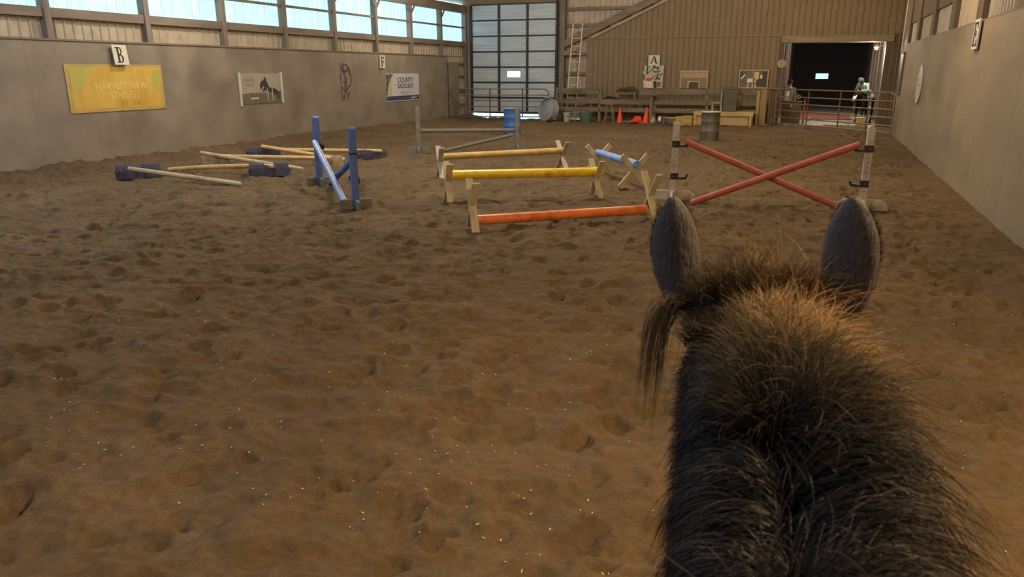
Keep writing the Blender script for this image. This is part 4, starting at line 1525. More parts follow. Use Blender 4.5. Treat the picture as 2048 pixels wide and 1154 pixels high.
cavaletti('orange painted cavaletti set low, nearest the camera', (-4.19, 9.05), (-2.12, 10.78), .15, .07, M_ORANGE, .80, 34, (-.06, -.06), flipA=-.07)
cavaletti('bright yellow cavaletti set high, second from the camera', (-5.56, 11.06), (-3.38, 12.36), .45, .078, M_YELLOW, .76, 34, (-.06, .10), flipA=.06, flipB=.2)
cavaletti('tan cavaletti set high, the farthest of the long ones', (-6.97, 13.52), (-5.05, 15.62), .44, .068, M_TAN, .76, 36, (-.06, .03), mend=M_WHITEP, flipA=-.2)
cavaletti('light blue cavaletti with a white ended pole turned across the row', (-4.14, 15.26), (-3.0, 13.62), .47, .068, M_BLUEL, .80, 42, (.05, .12), mend=M_CREAM, flat=False)


# ------------------------------------------------------------------ pole blocks and ground poles
def pod_mesh():
    """one plastic pole block: two chunky ends joined by a waist, a notch across each end"""
    s = MB()
    a, b = .36, .15
    for sg in (-1, 1):
        def R(x0, x1, y0, y1, z0, z1, ch=.04):
            x0, x1 = min(x0, x1), max(x0, x1)
            poly = [(x0 + ch, y0), (x1 - ch, y0), (x1, y0 + ch), (x1, y1 - ch), (x1 - ch, y1), (x0 + ch, y1), (x0, y1 - ch), (x0, y0 + ch)]
            s.prism(poly, 'z', z0, z1)
        R(sg * .06, sg * a, -b, b, 0, .15)
        # lugs either side of the notch
        s.prism([(-b + .015, .15), (-b + .035, .235), (-.07, .235), (-.045, .15)], 'x', sg * .08, sg * (a - .02))
        s.prism([(b - .015, .15), (b - .035, .235), (.07, .235), (.045, .15)], 'x', sg * .08, sg * (a - .02))
    s.box(-.12, .12, -.11, .11, .0, .15)
    s.prism([(-.10, .15), (-.085, .21), (-.05, .21), (-.035, .15)], 'x', -.1, .1)
    s.prism([(.10, .15), (.085, .21), (.05, .21), (.035, .15)], 'x', -.1, .1)
    return s


pods = [
    ('dark navy pole block at the left end of the ground poles', (-12.78, 11.32), math.radians(60), M_BLOCK, 1.15),
    ('dark navy pole block under two pole ends, nearest the blue jump', (-10.48, 12.55), math.radians(42), M_BLOCK, 1.14),
    ('dark navy pole block at the back, under the left ends of two poles', (-12.9, 15.3), math.radians(30), M_BLOCK, 1.12),
    ('dark navy pole block at the right end of the ground poles, behind the blue jump', (-10.12, 15.95), math.radians(62), M_BLOCK, 1.05),
    ('pale tan pole block under the left end of a long pole', (-12.95, 13.72), math.radians(35), mat('tan_plastic', '#9a8567', '#8a775b', 5, .6, c3='#c0ad86', scale3=4, amt3=.5), .95),
    ('pale tan pole block half hidden behind the far blue standard', (-10.35, 14.45), math.radians(35), bpy.data.materials['tan_plastic'], .95)]
pod0 = None
for lb, (x, y), rz, m, sc in pods:
    t = thing('pole_block', lb, 'pole block', (x, y, 0), rz, 'pole blocks')
    if pod0 is None:
        pod0 = pod_mesh()
    o = pod0.obj('block_body', m, t, fix=True, bevel=.008)
    o.scale = (sc, sc, sc)
    MB().box(-.352 * sc, -.02 * sc, -.045 * sc, .045 * sc, .152 * sc, .158 * sc).box(.02 * sc, .352 * sc, -.045 * sc, .045 * sc, .152 * sc, .158 * sc).obj(
        'notch_liner', mat('notch_worn', '#8a8088', '#6b6470', 7, .6) if m is M_BLOCK else M_PLY, t)

gp = 'unpainted ground poles'
pole('ground_pole', 'bare wooden pole sloping from the leftmost navy block to the dirt', (-12.66, 11.0, .23), (-9.98, 11.12, .05), .046, M_RAWPOLE2, group=gp)
pole('ground_pole', 'bare wooden pole with its right end on the navy block near the blue jump', (-13.0, 12.32, .04), (-10.32, 12.52, .215), .046, M_RAWPOLE, sag=-.03, group=gp)
pole('ground_pole', 'weathered whitish pole sloping down behind the middle navy block', (-13.05, 13.35, .30), (-10.30, 13.42, .05), .046, M_RAWPOLE2, group=gp)
pole('ground_pole', 'pale pole lying level across the two tan blocks', (-13.2, 13.6, .20), (-10.15, 14.25, .205), .046, M_RAWPOLE, group=gp)
pole('ground_pole', 'yellowish pole sloping from the back navy block to the dirt', (-12.85, 15.2, .29), (-10.45, 15.25, .06), .048, M_RAWPOLE, group=gp)
pole('ground_pole', 'yellowish pole lying level between the two farthest navy blocks', (-12.85, 15.45, .19), (-9.86, 16.0, .215), .046, M_RAWPOLE, group=gp)


# ------------------------------------------------------------------ people and pony in the aisle doorway
def chain(s, pts, r, n=12):
    """round-ended chain"""
    pts = [Vector(p) for p in pts]
    d0 = (pts[0] - pts[1]).normalized()
    d1 = (pts[-1] - pts[-2]).normalized()
    P = [pts[0] + d0 * r[0] * .95, pts[0] + d0 * r[0] * .6] + pts + [pts[-1] + d1 * r[-1] * .6, pts[-1] + d1 * r[-1] * .95]
    R = [r[0] * .3, r[0] * .8] + list(r) + [r[-1] * .8, r[-1] * .3]
    s.tube(P, R, n)


def person(label, loc, rotz, pose, m_top, m_leg, m_hat, hair=None, boots=M_BLACKP, cap=True):
    t = thing('person', label, 'person', loc, rotz)
    J = pose
    sk = MB()
    chain(sk, [J['neck'], J['head'], Vector(J['head']) + (Vector(J['head']) - Vector(J['neck'])).normalized() * .09], [.055, .085, .08], 14)
    f = Vector(J['face'])
    hd = Vector(J['head'])
    chain(sk, [hd + f * .05, hd + f * .095], [.05, .022], 8)                       # nose and face front
    chain(sk, [J['neck'], J['chest'], J['pelvis']], [.06, .10, .09], 12)
    for sd in ('L', 'R'):
        chain(sk, [J['shoulder' + sd], J['elbow' + sd], J['hand' + sd]], [.045, .04, .032], 10)
        h0 = Vector(J['hand' + sd])
        hd_dir = (h0 - Vector(J['elbow' + sd])).normalized()
        side = hd_dir.cross(Vector((0, 0, 1)))
        side = side.normalized() if side.length > .1 else Vector((1, 0, 0))
        chain(sk, [h0, h0 + hd_dir * .08], [.035, .038], 10)
        for q in range(4):
            b0 = h0 + hd_dir * .09 + side * (.022 * (q - 1.5))
            ln = (.065, .078, .074, .055)[q]
            chain(sk, [b0, b0 + hd_dir * ln * .6, b0 + hd_dir * ln + Vector((0, 0, -.02))], [.011, .010, .009], 6)
        b0 = h0 + side * .035 + hd_dir * .03
        chain(sk, [b0, b0 + side * .03 + hd_dir * .04], [.012, .010], 6)
        chain(sk, [J['hip' + sd], J['knee' + sd], J['foot' + sd]], [.075, .055, .04], 10)
    o = sk.obj('body', M_SKIN, t)
    remesh(o, .014, 3)
    tp = MB()
    chain(tp, [Vector(J['chest']).lerp(Vector(J['neck']), .55), J['chest'], Vector(J['chest']).lerp(Vector(J['pelvis']), .6), J['pelvis']], [.11, .165, .155, .15], 14)
    chain(tp, [J['shoulderL'], J['chest'], J['shoulderR']], [.075, .12, .075], 12)
    for sd in ('L', 'R'):
        chain(tp, [J['shoulder' + sd], J['elbow' + sd], Vector(J['elbow' + sd]).lerp(Vector(J['hand' + sd]), .85)], [.08, .062, .05], 10)
    o = tp.obj('jacket', m_top, t)
    remesh(o, .018, 3)
    tr = MB()
    for sd in ('L', 'R'):
        chain(tr, [J['pelvis'], J['hip' + sd], J['knee' + sd], Vector(J['knee' + sd]).lerp(Vector(J['foot' + sd]), .9)], [.13, .11, .08, .065], 12)
    o = tr.obj('trousers', m_leg, t)
    remesh(o, .018, 3)
    for sd in ('L', 'R'):
        b = MB()
        ft = Vector(J['foot' + sd])
        chain(b, [ft + Vector((0, 0, .08)), ft + Vector((0, 0, .0)), ft + f * .14 + Vector((0, 0, -.03))], [.058, .06, .045], 10)
        o = b.obj('boot', boots, t)
        remesh(o, .015, 2)
    ax = (hd - Vector(J['neck'])).normalized()
    hb = MB()
    top = hd + ax * .07
    if cap:
        chain(hb, [hd + ax * .04 - f * .03, hd + ax * .09 - f * .015], [.118, .108], 14)
        chain(hb, [hd + ax * .05 + f * .08, hd + ax * .045 + f * .15], [.03, .02], 8)
        o = hb.obj('cap', m_hat, t)
    else:
        chain(hb, [hd + ax * .06 - f * .02, hd + ax * .0 - f * .05, Vector(J['neck']) - f * .06], [.108, .10, .07], 14)
        o = hb.obj('hair', m_hat, t)
    remesh(o, .016, 3)
    eyes = MB()
    sdv = f.cross(ax).normalized()
    for sg in (-1, 1):
        eyes.lathe([(0, -.01), (.008, -.006), (.011, 0), (.008, .006), (0, .01)], tuple(hd + f * .082 + sdv * (sg * .032) + ax * .01), 8)
    eyes.obj('eyes', M_INK, t, smooth=180)
    return t


M_TEAL = mat('pale_teal_cloth', '#93a89e', '#80968c', 6, .85)
M_GREYJ = mat('grey_cloth', '#5d564d', '#6e665b', 6, .9)
M_TROUS = mat('dark_trousers', '#2e2927', rough=.85)
stand = dict(neck=(0, 0, 1.46), head=(.01, 0, 1.60), face=(1, 0, -.1), chest=(-.01, 0, 1.28), pelvis=(0, 0, .95),
             shoulderL=(0, .19, 1.39), elbowL=(.03, .25, 1.12), handL=(.16, .2, .95), shoulderR=(0, -.19, 1.39), elbowR=(.04, -.24, 1.12), handR=(.2, -.16, .98),
             hipL=(0, .1, .9), kneeL=(.02, .11, .5), footL=(-.01, .12, .09), hipR=(0, -.1, .9), kneeR=(.02, -.11, .5), footR=(-.01, -.12, .09))
ride = dict(neck=(.36, 0, 1.62), head=(.48, 0, 1.71), face=(.9, 0, -.42), chest=(.18, 0, 1.51), pelvis=(-.06, 0, 1.33),
            shoulderL=(.27, .18, 1.58), elbowL=(.33, .25, 1.36), handL=(.48, .08, 1.34), shoulderR=(.27, -.18, 1.58), elbowR=(.33, -.25, 1.36), handR=(.48, -.08, 1.34),
            hipL=(-.02, .13, 1.30), kneeL=(.22, .30, 1.06), footL=(.10, .31, .70), hipR=(-.02, -.13, 1.30), kneeR=(.22, -.30, 1.06), footR=(.10, -.31, .70))
person('person in grey jacket, dark cap and pale scarf left in the doorway', (-1.12, 34.75, 0), math.radians(-60), stand, M_GREYJ, M_TROUS, M_INK)
p = bpy.data.objects['person']
o = MB().lathe([(.065, 0), (.1, .02), (.115, .05), (.09, .08), (.06, .07)], (0, 0, 1.40), 16).obj('scarf', M_WHITE, p, smooth=60)
person('person in pale teal top and mauve hood riding the dark pony in the doorway', (1.85, 35.0, 0), math.radians(241), ride, M_TEAL, mat('grey_breeches', '#8d877c', '#6d675f', 8, .8), mat('mauve_hood', '#4c4044', '#5b4c50', 9, .8), boots=mat('pale_boot', '#b5aea4', rough=.6))


def pony():
    t = thing('pony', 'small dark pony with a white face carrying a rider in the doorway', 'pony', (1.85, 35.0, 0), math.radians(241))
    t.scale = (1.08, 1.08, 1.08)
    dk = mat('pony_coat', '#15100e', '#1b1411', 5, .75, spec=.15)
    s = MB()
    # faces local +x
    s.tube([(-.52, 0, .92), (-.45, 0, .93), (-.25, 0, .93), (.0, 0, .90), (.25, 0, .92), (.38, 0, .95), (.45, 0, .96)], [.06, .17, .21, .23, .21, .16, .06], 16, r2=[.06, .19, .23, .24, .24, .2, .07])
    s.tube([(.30, 0, .98), (.46, 0, 1.06), (.58, 0, 1.11), (.64, 0, 1.12)], [.13, .10, .085, .06], 14, r2=[.2, .16, .13, .09])
    s.tube([(.58, 0, 1.16), (.66, 0, 1.10), (.76, 0, .97), (.84, 0, .86), (.87, 0, .82)], [.06, .085, .07, .055, .04], 14, r2=[.08, .12, .09, .065, .05])
    for sx, sy in ((.32, .12), (.30, -.12)):
        s.tube([(sx - .02, sy, .92), (sx, sy, .66), (sx, sy, .46), (sx + .01, sy, .43), (sx, sy, .22), (sx + .03, sy, .10), (sx + .05, sy, .0)], [.09, .07, .045, .05, .03, .035, .05], 10)
    for sx, sy in ((-.40, .12), (-.43, -.12)):
        s.tube([(sx + .04, sy, .95), (sx + .10, sy, .72), (sx - .04, sy, .50), (sx - .06, sy, .45), (sx - .03, sy, .22), (sx, sy, .10), (sx + .03, sy, .0)], [.13, .11, .05, .05, .032, .036, .05], 10)
    o = s.obj('body', dk, t, fix=True)
    remesh(o, .016, 4)
    for sg in (-1, 1):
        MB().tube([(.60, sg * .055, 1.2), (.59, sg * .065, 1.26), (.60, sg * .06, 1.32)], [.028, .03, .006], 8).obj('ear', dk, t, smooth=60)
        MB().lathe([(0, -.015), (.014, -.008), (.018, 0), (.014, .008), (0, .015)], (.69, sg * .08, 1.09), 8).obj('eye', M_INK, t, smooth=180)
    b = MB()
    b.tube([(.69, 0, 1.17), (.80, 0, 1.02), (.895, 0, .87)], [.05, .07, .055], 10, r2=[.02, .03, .03])
    o = b.obj('blaze', M_WHITE, t)
    o['label'] = 'white blaze down the face'
    MB().tube([(.32, .12, .0), (.34, .12, .11), (.32, .12, .3)], [.054, .042, .036], 10).obj('sock', M_WHITE, t, smooth=60)
    o = MB().tube([(-.2, 0, 1.0), (.14, 0, 1.0)], [.245, .245], 24, r2=[.19, .19]).obj('saddle_pad', M_WHITE, t, smooth=60)
    MB().tube([(-.55, 0, 1.0), (-.64, 0, .86), (-.64, 0, .5)], [.03, .06, .03], 10).obj('tail', M_INK, t, smooth=60)
    m = MB()
    for k in range(9):
        u = k / 8
        m.tube([(.28 + .3 * u, 0, 1.16 + .10 * u), (.29 + .3 * u, .05, 1.13 + .09 * u), (.30 + .3 * u, .09, 1.02 + .09 * u)], [.012, .02, .006], 6)
    m.obj('mane', M_INK, t, smooth=60)


pony()


def aisle_clutter():
    t = thing('tack_box', 'dark wooden tack box inside the left of the doorway', 'box', (-.98, 34.0, 0))
    MB().box(-.35, .4, -.25, .25, 0, .86).obj('body', M_DARKW, t, bevel=.008)
    MB().box(-.38, .43, -.28, .28, .86, .91).obj('lid', mat('box_lid', '#6a4c38', '#5b402f', 4, .7), t, bevel=.008)
    MB().box(-.02, .06, -.285, -.25, .7, .82).obj('latch', M_GALV, t)
    bucket('bucket', 'tall white bucket on the dark tack box', (-1.2, 33.95, .91), .09, .11, .38, M_WHITE)
    t = thing('bridle_heap', 'heap of grey straps and bits on the tack box', 'tack', (-.8, 33.95, .91))
    o = MB()
    for k in range(7):
        a = random.uniform(0, 6)
        o.tube([(.13 * math.cos(a + q * .9) * (1 - .05 * q), .1 * math.sin(a + q * .9), .03 + .03 * q + .02 * k) for q in range(6)], .012, 6)
    o.obj('straps', mat('strap_grey', '#6b625a', '#8b8178', 8, .6), t, smooth=60)
    o = MB()
    for a0 in (-.12, .1):
        o.tube([(a0 + .07 * math.cos(a), -.08, .17 + .07 * math.sin(a)) for a in np.linspace(0, 2 * PI, 14)], .009, 6)
    o.obj('bit_rings', M_GALV, t, smooth=60)
    t = thing('orange_post', 'short reddish post beside the tack box', 'post', (-.45, 33.75, 0))
    MB().box(-.045, .045, -.045, .045, 0, .95).obj('shaft', mat('orange_lit_post', '#a05535', '#7d4630', 5, .7), t, bevel=.006)  # orange lamplight put into the colour of the post
    MB().box(-.06, .06, -.06, .06, .95, .99).obj('cap', M_DARKW, t)
    t = thing('rubber_mat', 'reddish rubber mat on the aisle floor beyond the gate', 'mat', (.35, 39.5, 0))
    MB().box(-1.3, 1.2, -2.2, 2.2, 0, .02).obj('slab', mat('red_mat', '#6d3a34', '#7d473e', 3, .8), t)
    MB().box(-1.33, 1.23, -2.23, -2.2, 0, .03).box(-1.33, 1.23, 2.2, 2.23, 0, .03).obj('edge_strip', M_BLACKP, t)
    t = thing('feed_tub', 'pale yellow square tub on the aisle floor right of the pony', 'tub', (1.72, 33.75, 0))
    MB().prism([(-.14, 0), (.14, 0), (.18, .28), (-.18, .28)], 'y', -.14, .14).obj('body', mat('tub_yellow', '#b5a262', '#a39157', 5, .6), t, bevel=.01, fix=True)
    MB().box(-.2, .2, -.17, .17, .28, .31).obj('rim', mat('tub_rim', '#c3b27a', rough=.6), t, bevel=.006)
    t = thing('ball', 'small pale ball on the aisle floor left of centre', 'ball', (-.25, 36.2, .08))
    MB().lathe([(.08 * math.sin(a) + 1e-5, -.08 * math.cos(a)) for a in np.linspace(0, PI, 12)], (0, 0, 0), 16).obj('shell', mat('ball_pink', '#b58f80', rough=.6), t, smooth=180)
    MB().lathe([(.0805, -.006), (.082, 0), (.0805, .006)], (0, 0, 0), 16).obj('seam', M_INK, t, smooth=60)


aisle_clutter()


# ------------------------------------------------------------------ the ridden horse in the foreground
def hair_mat(name, root, tip, rough=.45, trans=.35, power=1.6, rnd=.5, sheen=0.0):
    m = bpy.data.materials.new(name)
    m.use_nodes = True
    nt = m.node_tree
    N, L = nt.nodes, nt.links
    b = N['Principled BSDF']
    out = N['Material Output']
    at = N.new('ShaderNodeAttribute')
    at.attribute_name = 'tip'
    ar = N.new('ShaderNodeAttribute')
    ar.attribute_name = 'rnd'
    pw = N.new('ShaderNodeMath')
    pw.operation = 'POWER'
    pw.inputs[1].default_value = power
    L.new(at.outputs['Fac'], pw.inputs[0])
    mu = N.new('ShaderNodeMath')
    mu.operation = 'MULTIPLY'
    L.new(pw.outputs[0], mu.inputs[0])
    L.new(ar.outputs['Fac'], mu.inputs[1])
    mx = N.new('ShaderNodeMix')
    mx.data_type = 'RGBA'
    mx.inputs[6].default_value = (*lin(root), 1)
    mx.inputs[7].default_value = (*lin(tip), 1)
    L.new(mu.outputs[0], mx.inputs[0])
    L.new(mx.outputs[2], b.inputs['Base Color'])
    b.inputs['Roughness'].default_value = rough
    b.inputs['Specular IOR Level'].default_value = .35
    tr = N.new('ShaderNodeBsdfTranslucent')
    L.new(mx.outputs[2], tr.inputs[0])
    ms = N.new('ShaderNodeMixShader')
    ms.inputs[0].default_value = trans
    L.new(b.outputs[0], ms.inputs[1])
    L.new(tr.outputs[0], ms.inputs[2])
    L.new(ms.outputs[0], out.inputs['Surface'])
    return m


def norm(a):
    return a / np.maximum(np.linalg.norm(a, axis=-1, keepdims=True), 1e-9)


def strands(name, roots, dirs, length, m, parent, off, grav=1.0, curl=.12, seg=7, rad=.0007, tipgain=1.0, rnd=(.2, 1.0), clump=0, clump_amt=.5, light=None, cdir=.22):
    """tapered three-sided hairs; roots, dirs (n,3); length (n,)"""
    n = len(roots)
    P = np.zeros((n, seg + 1, 3))
    P[:, 0] = roots
    d = norm(dirs)
    if clump:
        g = rng.integers(0, n, clump)
        gi = np.argmin(((roots[:, None, :] - roots[g][None]) ** 2).sum(-1), 1)
        d = norm(d + rng.normal(0, cdir, (clump, 3))[gi])
        length = length * rng.uniform(.78, 1.2, clump)[gi]
    step = (length / seg)[:, None]
    wob = rng.normal(0, curl, (n, 3))
    for k in range(seg):
        P[:, k + 1] = P[:, k] + d * step
        d = norm(d + np.array([0, 0, -1.0]) * grav * step * 10 + wob * (0.5 + k / seg) + rng.normal(0, curl * .35, (n, 3)))
    if clump:
        tgt = P[g][gi] + (P[:, :1] - P[g][gi][:, :1]) * .25
        a = (np.linspace(0, 1, seg + 1) ** .8 * clump_amt)[None, :, None] * rng.uniform(.4, 1, (n, 1, 1))
        P = P * (1 - a) + tgt * a
    T = np.zeros_like(P)
    T[:, :-1] = P[:, 1:] - P[:, :-1]
    T[:, -1] = T[:, -2]
    T = norm(T)
    ref = norm(rng.normal(0, 1, (n, 1, 3)))
    A = norm(np.cross(T, ref))
    B = np.cross(T, A)
    tt = np.linspace(0, 1, seg + 1)
    R = rad * (1 - .85 * tt ** 1.5)[None, :, None] * rng.uniform(.7, 1.3, (n, 1, 1))
    rings = [P + R * (A * math.cos(a) + B * math.sin(a)) for a in (0, 2 * PI / 3, 4 * PI / 3)]
    V = np.stack(rings, 2)                                  # n, seg+1, 3, 3
    idx = np.arange(n * (seg + 1) * 3).reshape(n, seg + 1, 3)
    Q = np.stack([idx[:, :-1, :], np.roll(idx, -1, 2)[:, :-1, :], np.roll(idx, -1, 2)[:, 1:, :], idx[:, 1:, :]], -1).reshape(-1, 4)
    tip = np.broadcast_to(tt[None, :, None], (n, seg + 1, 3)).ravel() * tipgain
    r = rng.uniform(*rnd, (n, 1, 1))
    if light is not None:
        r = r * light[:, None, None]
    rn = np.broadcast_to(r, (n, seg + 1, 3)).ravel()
    o = np_mesh(name, V.reshape(-1, 3) - np.array(off), Q, m, parent, {'tip': tip, 'rnd': rn})
    o['kind'] = 'stuff'
    return o


def ridden_horse():
    off = (.05, -.3, 0)
    t = thing('horse', 'dark brown shaggy horse seen from the saddle, its ears pricked forward', 'horse', off)
    coat = mat('horse_coat', '#3b3230', '#483c37', 9, .6, spec=.35, bump=.3, bscale=90, c3='#4a3a30', scale3=7, amt3=.5)
    # crest line (x, y, z)
    crest = np.array([(.05, .15, 1.43), (.05, .38, 1.50), (.035, .6, 1.555), (.015, .8, 1.595), (-.008, 1.0, 1.625), (-.035, 1.2, 1.65), (-.06, 1.36, 1.665), (-.068, 1.45, 1.66)])

    def cr(u):
        """point on the crest, u in y"""
        return np.stack([np.interp(u, crest[:, 1], crest[:, 0]), u, np.interp(u, crest[:, 1], crest[:, 2])], -1)
    s = MB()
    # trunk
    s.tube([(.06, -1.62, 1.12), (.06, -1.55, 1.14), (.06, -1.35, 1.13), (.06, -1.0, 1.08), (.06, -.6, 1.05), (.06, -.2, 1.06), (.06, .1, 1.10), (.05, .3, 1.12), (.05, .42, 1.12)],
           [.08, .2, .27, .28, .29, .27, .23, .19, .08], 22, r2=[.1, .22, .29, .30, .31, .32, .32, .27, .1])
    # neck: centres set below the crest, thin above and deep below
    nk = [(.05, .12, 1.16, .19, .30), (.05, .35, 1.21, .155, .30), (.035, .6, 1.30, .125, .255), (.015, .8, 1.375, .112, .215), (-.008, 1.0, 1.44, .118, .18), (-.035, 1.2, 1.49, .122, .155), (-.06, 1.36, 1.53, .12, .13), (-.066, 1.46, 1.55, .08, .09)]
    s.tube([(a, b, c) for a, b, c, _, _ in nk], [q[3] for q in nk], 20, r2=[q[4] for q in nk])
    s.tube([tuple(c) for c in crest - np.array([0, 0, .03])], [.028] * len(crest), 10)
    # head
    hx = -.066
    s.tube([(hx, 1.36, 1.56), (hx, 1.44, 1.575), (hx, 1.53, 1.53), (hx, 1.62, 1.44), (hx, 1.72, 1.30), (hx, 1.81, 1.15), (hx, 1.86, 1.06), (hx, 1.88, 1.02)],
           [.08, .125, .142, .125, .09, .062, .058, .03], 20, r2=[.07, .10, .135, .15, .11, .085, .07, .04])
    for sg in (-1, 1):      # cheeks, brow
        s.tube([(hx + sg * .055, 1.46, 1.46), (hx + sg * .06, 1.55, 1.38), (hx + sg * .05, 1.63, 1.30)], [.05, .075, .05], 12)
        s.tube([(hx + sg * .115, 1.55, 1.535), (hx + sg * .118, 1.60, 1.50)], [.028, .026], 10)
    # legs
    for sx in (-.13, .25):
        s.tube([(sx, .12, 1.1), (sx, .16, .82), (sx, .14, .58), (sx, .15, .52), (sx, .14, .46), (sx, .12, .25), (sx, .14, .16), (sx, .19, .07), (sx, .21, .0)], [.13, .09, .058, .062, .055, .036, .042, .05, .06], 14)
        s.tube([(sx, -1.32, 1.12), (sx, -1.22, .85), (sx, -1.40, .62), (sx, -1.46, .54), (sx, -1.42, .46), (sx, -1.38, .25), (sx, -1.35, .15), (sx, -1.30, .07), (sx, -1.28, .0)], [.19, .14, .07, .06, .055, .04, .045, .05, .06], 14)
    body = s.obj('body', coat, t, off, fix=True)
    remesh(body, .014, 8)
    # ears: leaf shaped cups whose backs face the rider
    def ear(base, tip, wmax, yaw, m):
        base, tip = np.array(base), np.array(tip)
        ax = tip - base
        L = np.linalg.norm(ax)
        ax /= L
        fw = np.array([math.sin(yaw), math.cos(yaw), 0])
        fw = fw - ax * fw.dot(ax)
        fw /= np.linalg.norm(fw)
        sd = np.cross(fw, ax)
        ts = np.linspace(0, 1, 15)
        w = np.interp(ts, [0, .12, .3, .5, .68, .82, .92, .97, 1], [.66, .8, .97, 1.0, .88, .66, .38, .2, .05]) * wmax / 2
        s = MB()
        na = 17
        base_i = 0
        vs, fs = [], []
        for i, tq in enumerate(ts):
            c = base + ax * (L * tq) + fw * (.02 * math.sin(PI * tq) - .012)
            span = 2.3 - .6 * tq
            for j in range(na):
                a = -span + 2 * span * j / (na - 1)
                p = c + sd * (w[i] * math.sin(a) * (1 if abs(a) < PI / 2 else .98)) - fw * (w[i] * .78 * math.cos(a))
                vs.append(tuple(p))
        for i in range(len(ts) - 1):
            for j in range(na - 1):
                fs.append((i * na + j, i * na + j + 1, (i + 1) * na + j + 1, (i + 1) * na + j))
        s.add(vs, fs)
        o = s.obj('ear', m, t, off, smooth=180, fix=True)
        md = o.modifiers.new('solid', 'SOLIDIFY')
        md.thickness = .006
        md.offset = 0
        sb = o.modifiers.new('sub', 'SUBSURF')
        sb.levels = sb.render_levels = 1
        return o, base, ax, L, sd, fw, ts, w
    em = mat('ear_fur', '#413e41', '#4c474a', 12, .7, spec=.3, bump=.4, bscale=160, stretch=(1, 1, .3), c3='#655a57', scale3=9, amt3=.4)
    eL = ear((-.214, 1.475, 1.645), (-.246, 1.455, 1.868), .094, -.45, em)
    eR = ear((.088, 1.475, 1.66), (.084, 1.455, 1.888), .098, .35, em)
    # eyes on the sides of the head
    for sg in (-1, 1):
        MB().lathe([(0, -.02), (.014, -.014), (.02, 0), (.014, .014), (0, .02)], (hx + sg * .137, 1.585, 1.475), 14).obj('eye', M_BLACKP, t, off, smooth=180)

    HM = hair_mat('mane_hair', '#171a24', '#8f7050', .42, .3, 1.5)
    HT2 = hair_mat('mane_lamplit_hair', '#2b2527', '#ffdda2', .5, .5, .34)  # blond tip colour is lamplight painted into the hair
    HF = hair_mat('coat_hair', '#342c2b', '#6b5444', .55, .35, 1.3)
    HT = hair_mat('fringe_hair', '#2c2423', '#e6c084', .5, .5, .5)  # golden tips carry painted lamplight too
    # mane, hair standing on the far half of the crest and fanning forward
    n = 9000
    u = rng.uniform(.92, 1.31, n)
    c = cr(u)
    sx = rng.uniform(-1, 1, n)
    roots = c + np.stack([sx * .032, np.zeros(n), -np.abs(sx) * .008 + .002], -1)
    dirs = np.stack([sx * .75 + .42 + rng.normal(0, .3, n), np.interp(u, [.92, 1.3], [.1, .45]) + rng.normal(0, .28, n), np.full(n, 1.0)], -1)
    ln = np.interp(u, [.92, 1.15, 1.31], [.19, .165, .10]) * rng.uniform(.6, 1.15, n) * np.interp(sx, [-1, 0, 1], [.62, .95, 1.15])
    lt = np.clip(np.interp(u, [.92, 1.04, 1.13, 1.3], [.10, .35, 1.0, 1.0]) * np.interp(sx, [-1, -.3, .2], [.12, .4, 1.0]), 0, 1)  # lit rim put into the colour: pale only forward and to the right
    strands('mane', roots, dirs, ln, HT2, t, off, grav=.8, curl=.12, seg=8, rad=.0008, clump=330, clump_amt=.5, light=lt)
    # right hand locks, thrown well out over the right of the neck
    n = 7500
    u = rng.uniform(.42, 1.12, n)
    sx = rng.uniform(-.4, 1, n)
    roots = cr(u) + np.stack([sx * .032, np.zeros(n), -np.abs(sx) * .008 + .002], -1)
    dirs = np.stack([.55 + .65 * np.abs(sx) + rng.normal(0, .22, n), np.interp(u, [.42, .75, 1.1], [-.15, .12, .3]) + rng.normal(0, .2, n), rng.uniform(.35, 1.0, n)], -1)
    ln = np.interp(u, [.42, .8, 1.12], [.27, .25, .19]) * rng.uniform(.55, 1.1, n)
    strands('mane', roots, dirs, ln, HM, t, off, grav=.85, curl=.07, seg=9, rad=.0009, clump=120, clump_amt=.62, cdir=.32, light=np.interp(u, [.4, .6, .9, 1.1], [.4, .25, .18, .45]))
    # left hand locks, laid over the left of the neck
    n = 7500
    u = rng.uniform(.40, 1.22, n)
    sx = rng.uniform(-1, .45, n)
    roots = cr(u) + np.stack([sx * .032, np.zeros(n), -np.abs(sx) * .008 + .002], -1)
    dirs = np.stack([-.45 - .5 * np.abs(sx) + rng.normal(0, .2, n), np.interp(u, [.4, .75, 1.1], [-.1, .25, .35]) + rng.normal(0, .2, n), rng.uniform(.3, .8, n)], -1)
    ln = np.interp(u, [.4, .8, 1.2], [.19, .20, .17]) * rng.uniform(.6, 1.1, n)
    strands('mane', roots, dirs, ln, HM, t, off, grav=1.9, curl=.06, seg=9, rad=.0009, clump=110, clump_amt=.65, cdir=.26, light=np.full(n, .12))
    # forelock tuft between the ears, thrown up
    n = 3000
    a = rng.uniform(0, 2 * PI, n)
    rr = np.sqrt(rng.uniform(0, 1, n))
    roots = np.stack([-.058 + .082 * rr * np.cos(a), 1.425 + .045 * rr * np.sin(a), np.full(n, 1.652)], -1)
    roots[:, 2] -= .25 * (roots[:, 0] + .062) ** 2 / .085
    dirs = np.stack([(roots[:, 0] + .062) * 6 + rng.normal(0, .3, n), rng.normal(.25, .3, n), np.full(n, 1.0)], -1)
    strands('forelock', roots, dirs, rng.uniform(.06, .15, n) + .10 * rng.uniform(0, 1, n) ** 3, HT, t, off, grav=.5, curl=.13, seg=7, rad=.0008, clump=150, clump_amt=.5, light=np.clip(.55 + (roots[:, 0] + .06) * 7, .2, 1))  # tips turn paler towards the lamp side, lamplight put into colour
    # the thin lock hanging down the left side of the face
    n = 130
    roots = np.stack([rng.uniform(-.22, -.18, n), rng.uniform(1.40, 1.45, n), rng.uniform(1.645, 1.67, n)], -1)
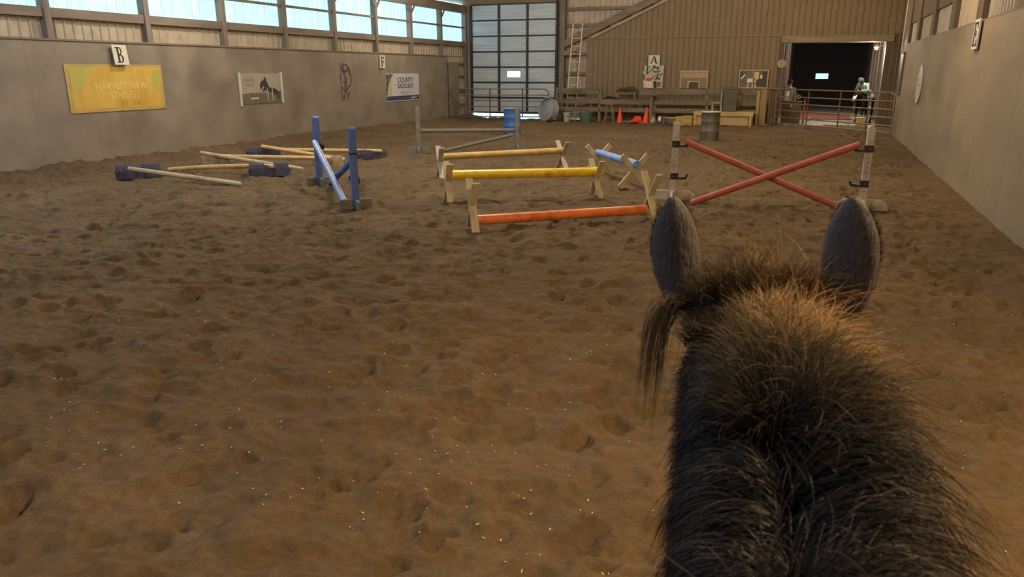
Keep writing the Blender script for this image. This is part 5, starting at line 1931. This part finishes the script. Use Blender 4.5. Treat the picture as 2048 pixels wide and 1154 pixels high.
    dirs = np.stack([rng.normal(-.42, .15, n), rng.normal(-.45, .15, n), rng.normal(.1, .12, n)], -1)
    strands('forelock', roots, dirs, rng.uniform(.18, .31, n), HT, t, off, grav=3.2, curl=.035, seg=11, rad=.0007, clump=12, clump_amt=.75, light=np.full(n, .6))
    # winter coat: short hairs over the neck and poll
    n = 15000
    u = rng.uniform(.40, 1.47, n)
    c = cr(u)
    hw = np.interp(u, [q[1] for q in nk], [q[3] for q in nk])
    hh = np.interp(u, [q[1] for q in nk], [q[4] for q in nk])
    cz = np.interp(u, [q[1] for q in nk], [q[2] for q in nk])
    ph = rng.uniform(.05, 1.9, n) * np.where(rng.uniform(0, 1, n) < .5, -1, 1)
    nrm = np.stack([np.sin(ph), np.zeros(n), np.cos(ph)], -1)
    roots = np.stack([c[:, 0] + hw * .97 * np.sin(ph), u, cz + hh * .96 * np.cos(ph)], -1)
    dirs = nrm + np.stack([np.zeros(n), rng.normal(-.9, .3, n), -np.abs(rng.normal(.3, .3, n))], -1)
    strands('coat_fuzz', roots, dirs, rng.uniform(.02, .042, n), HF, t, off, grav=1.2, curl=.12, seg=4, rad=.0008, light=np.full(n, .8))
    # poll fuzz
    n = 5000
    a = rng.uniform(0, 2 * PI, n)
    roots = np.stack([-.064 + rng.uniform(-.115, .115, n), rng.uniform(1.30, 1.50, n), np.full(n, 1.66)], -1)
    roots[:, 2] -= 2.6 * (roots[:, 0] + .064) ** 2 + np.abs(roots[:, 1] - 1.4) * .12
    dirs = np.stack([(roots[:, 0] + .064) * 5 + rng.normal(0, .3, n), rng.normal(.1, .4, n), np.full(n, .8)], -1)
    strands('coat_fuzz', roots, dirs, rng.uniform(.025, .055, n), HF, t, off, grav=1.0, curl=.12, seg=5, rad=.0008, light=np.clip(.4 + (roots[:, 0] + .06) * 4, .2, 1))  # paler to the right, following the lamplight painted on the forelock
    # hair fringing the ears
    for (o, base, ax, L, sd, fw, ts, w), lt in ((eL, .7), (eR, .9)):
        n = 900
        tq = rng.uniform(.0, .9, n)
        ww = np.interp(tq, ts, w)
        sg = np.where(rng.uniform(0, 1, n) < .5, -1, 1)
        roots = base + ax * (L * tq)[:, None] + sd * (sg * ww * .97)[:, None] + fw * (.02 * np.sin(PI * tq) - .012)[:, None]
        dirs = ax[None] * rng.uniform(.6, 1.2, (n, 1)) + sd[None] * (sg * rng.uniform(.05, .5, n))[:, None] + fw[None] * rng.uniform(0, .8, (n, 1))
        strands('ear_fringe', roots, dirs, rng.uniform(.008, .022, n), HF, t, off, grav=.2, curl=.1, seg=4, rad=.0005, light=np.full(n, lt))
    # tail
    n = 500
    roots = np.stack([rng.normal(.06, .02, n), np.full(n, -1.66), rng.normal(1.16, .02, n)], -1)
    dirs = np.stack([rng.normal(0, .1, n), np.full(n, -.6), np.full(n, .1)], -1)
    strands('tail', roots, dirs, rng.uniform(.6, .85, n), HM, t, off, grav=1.0, curl=.03, seg=9, rad=.0025, light=np.full(n, .3))


ridden_horse()
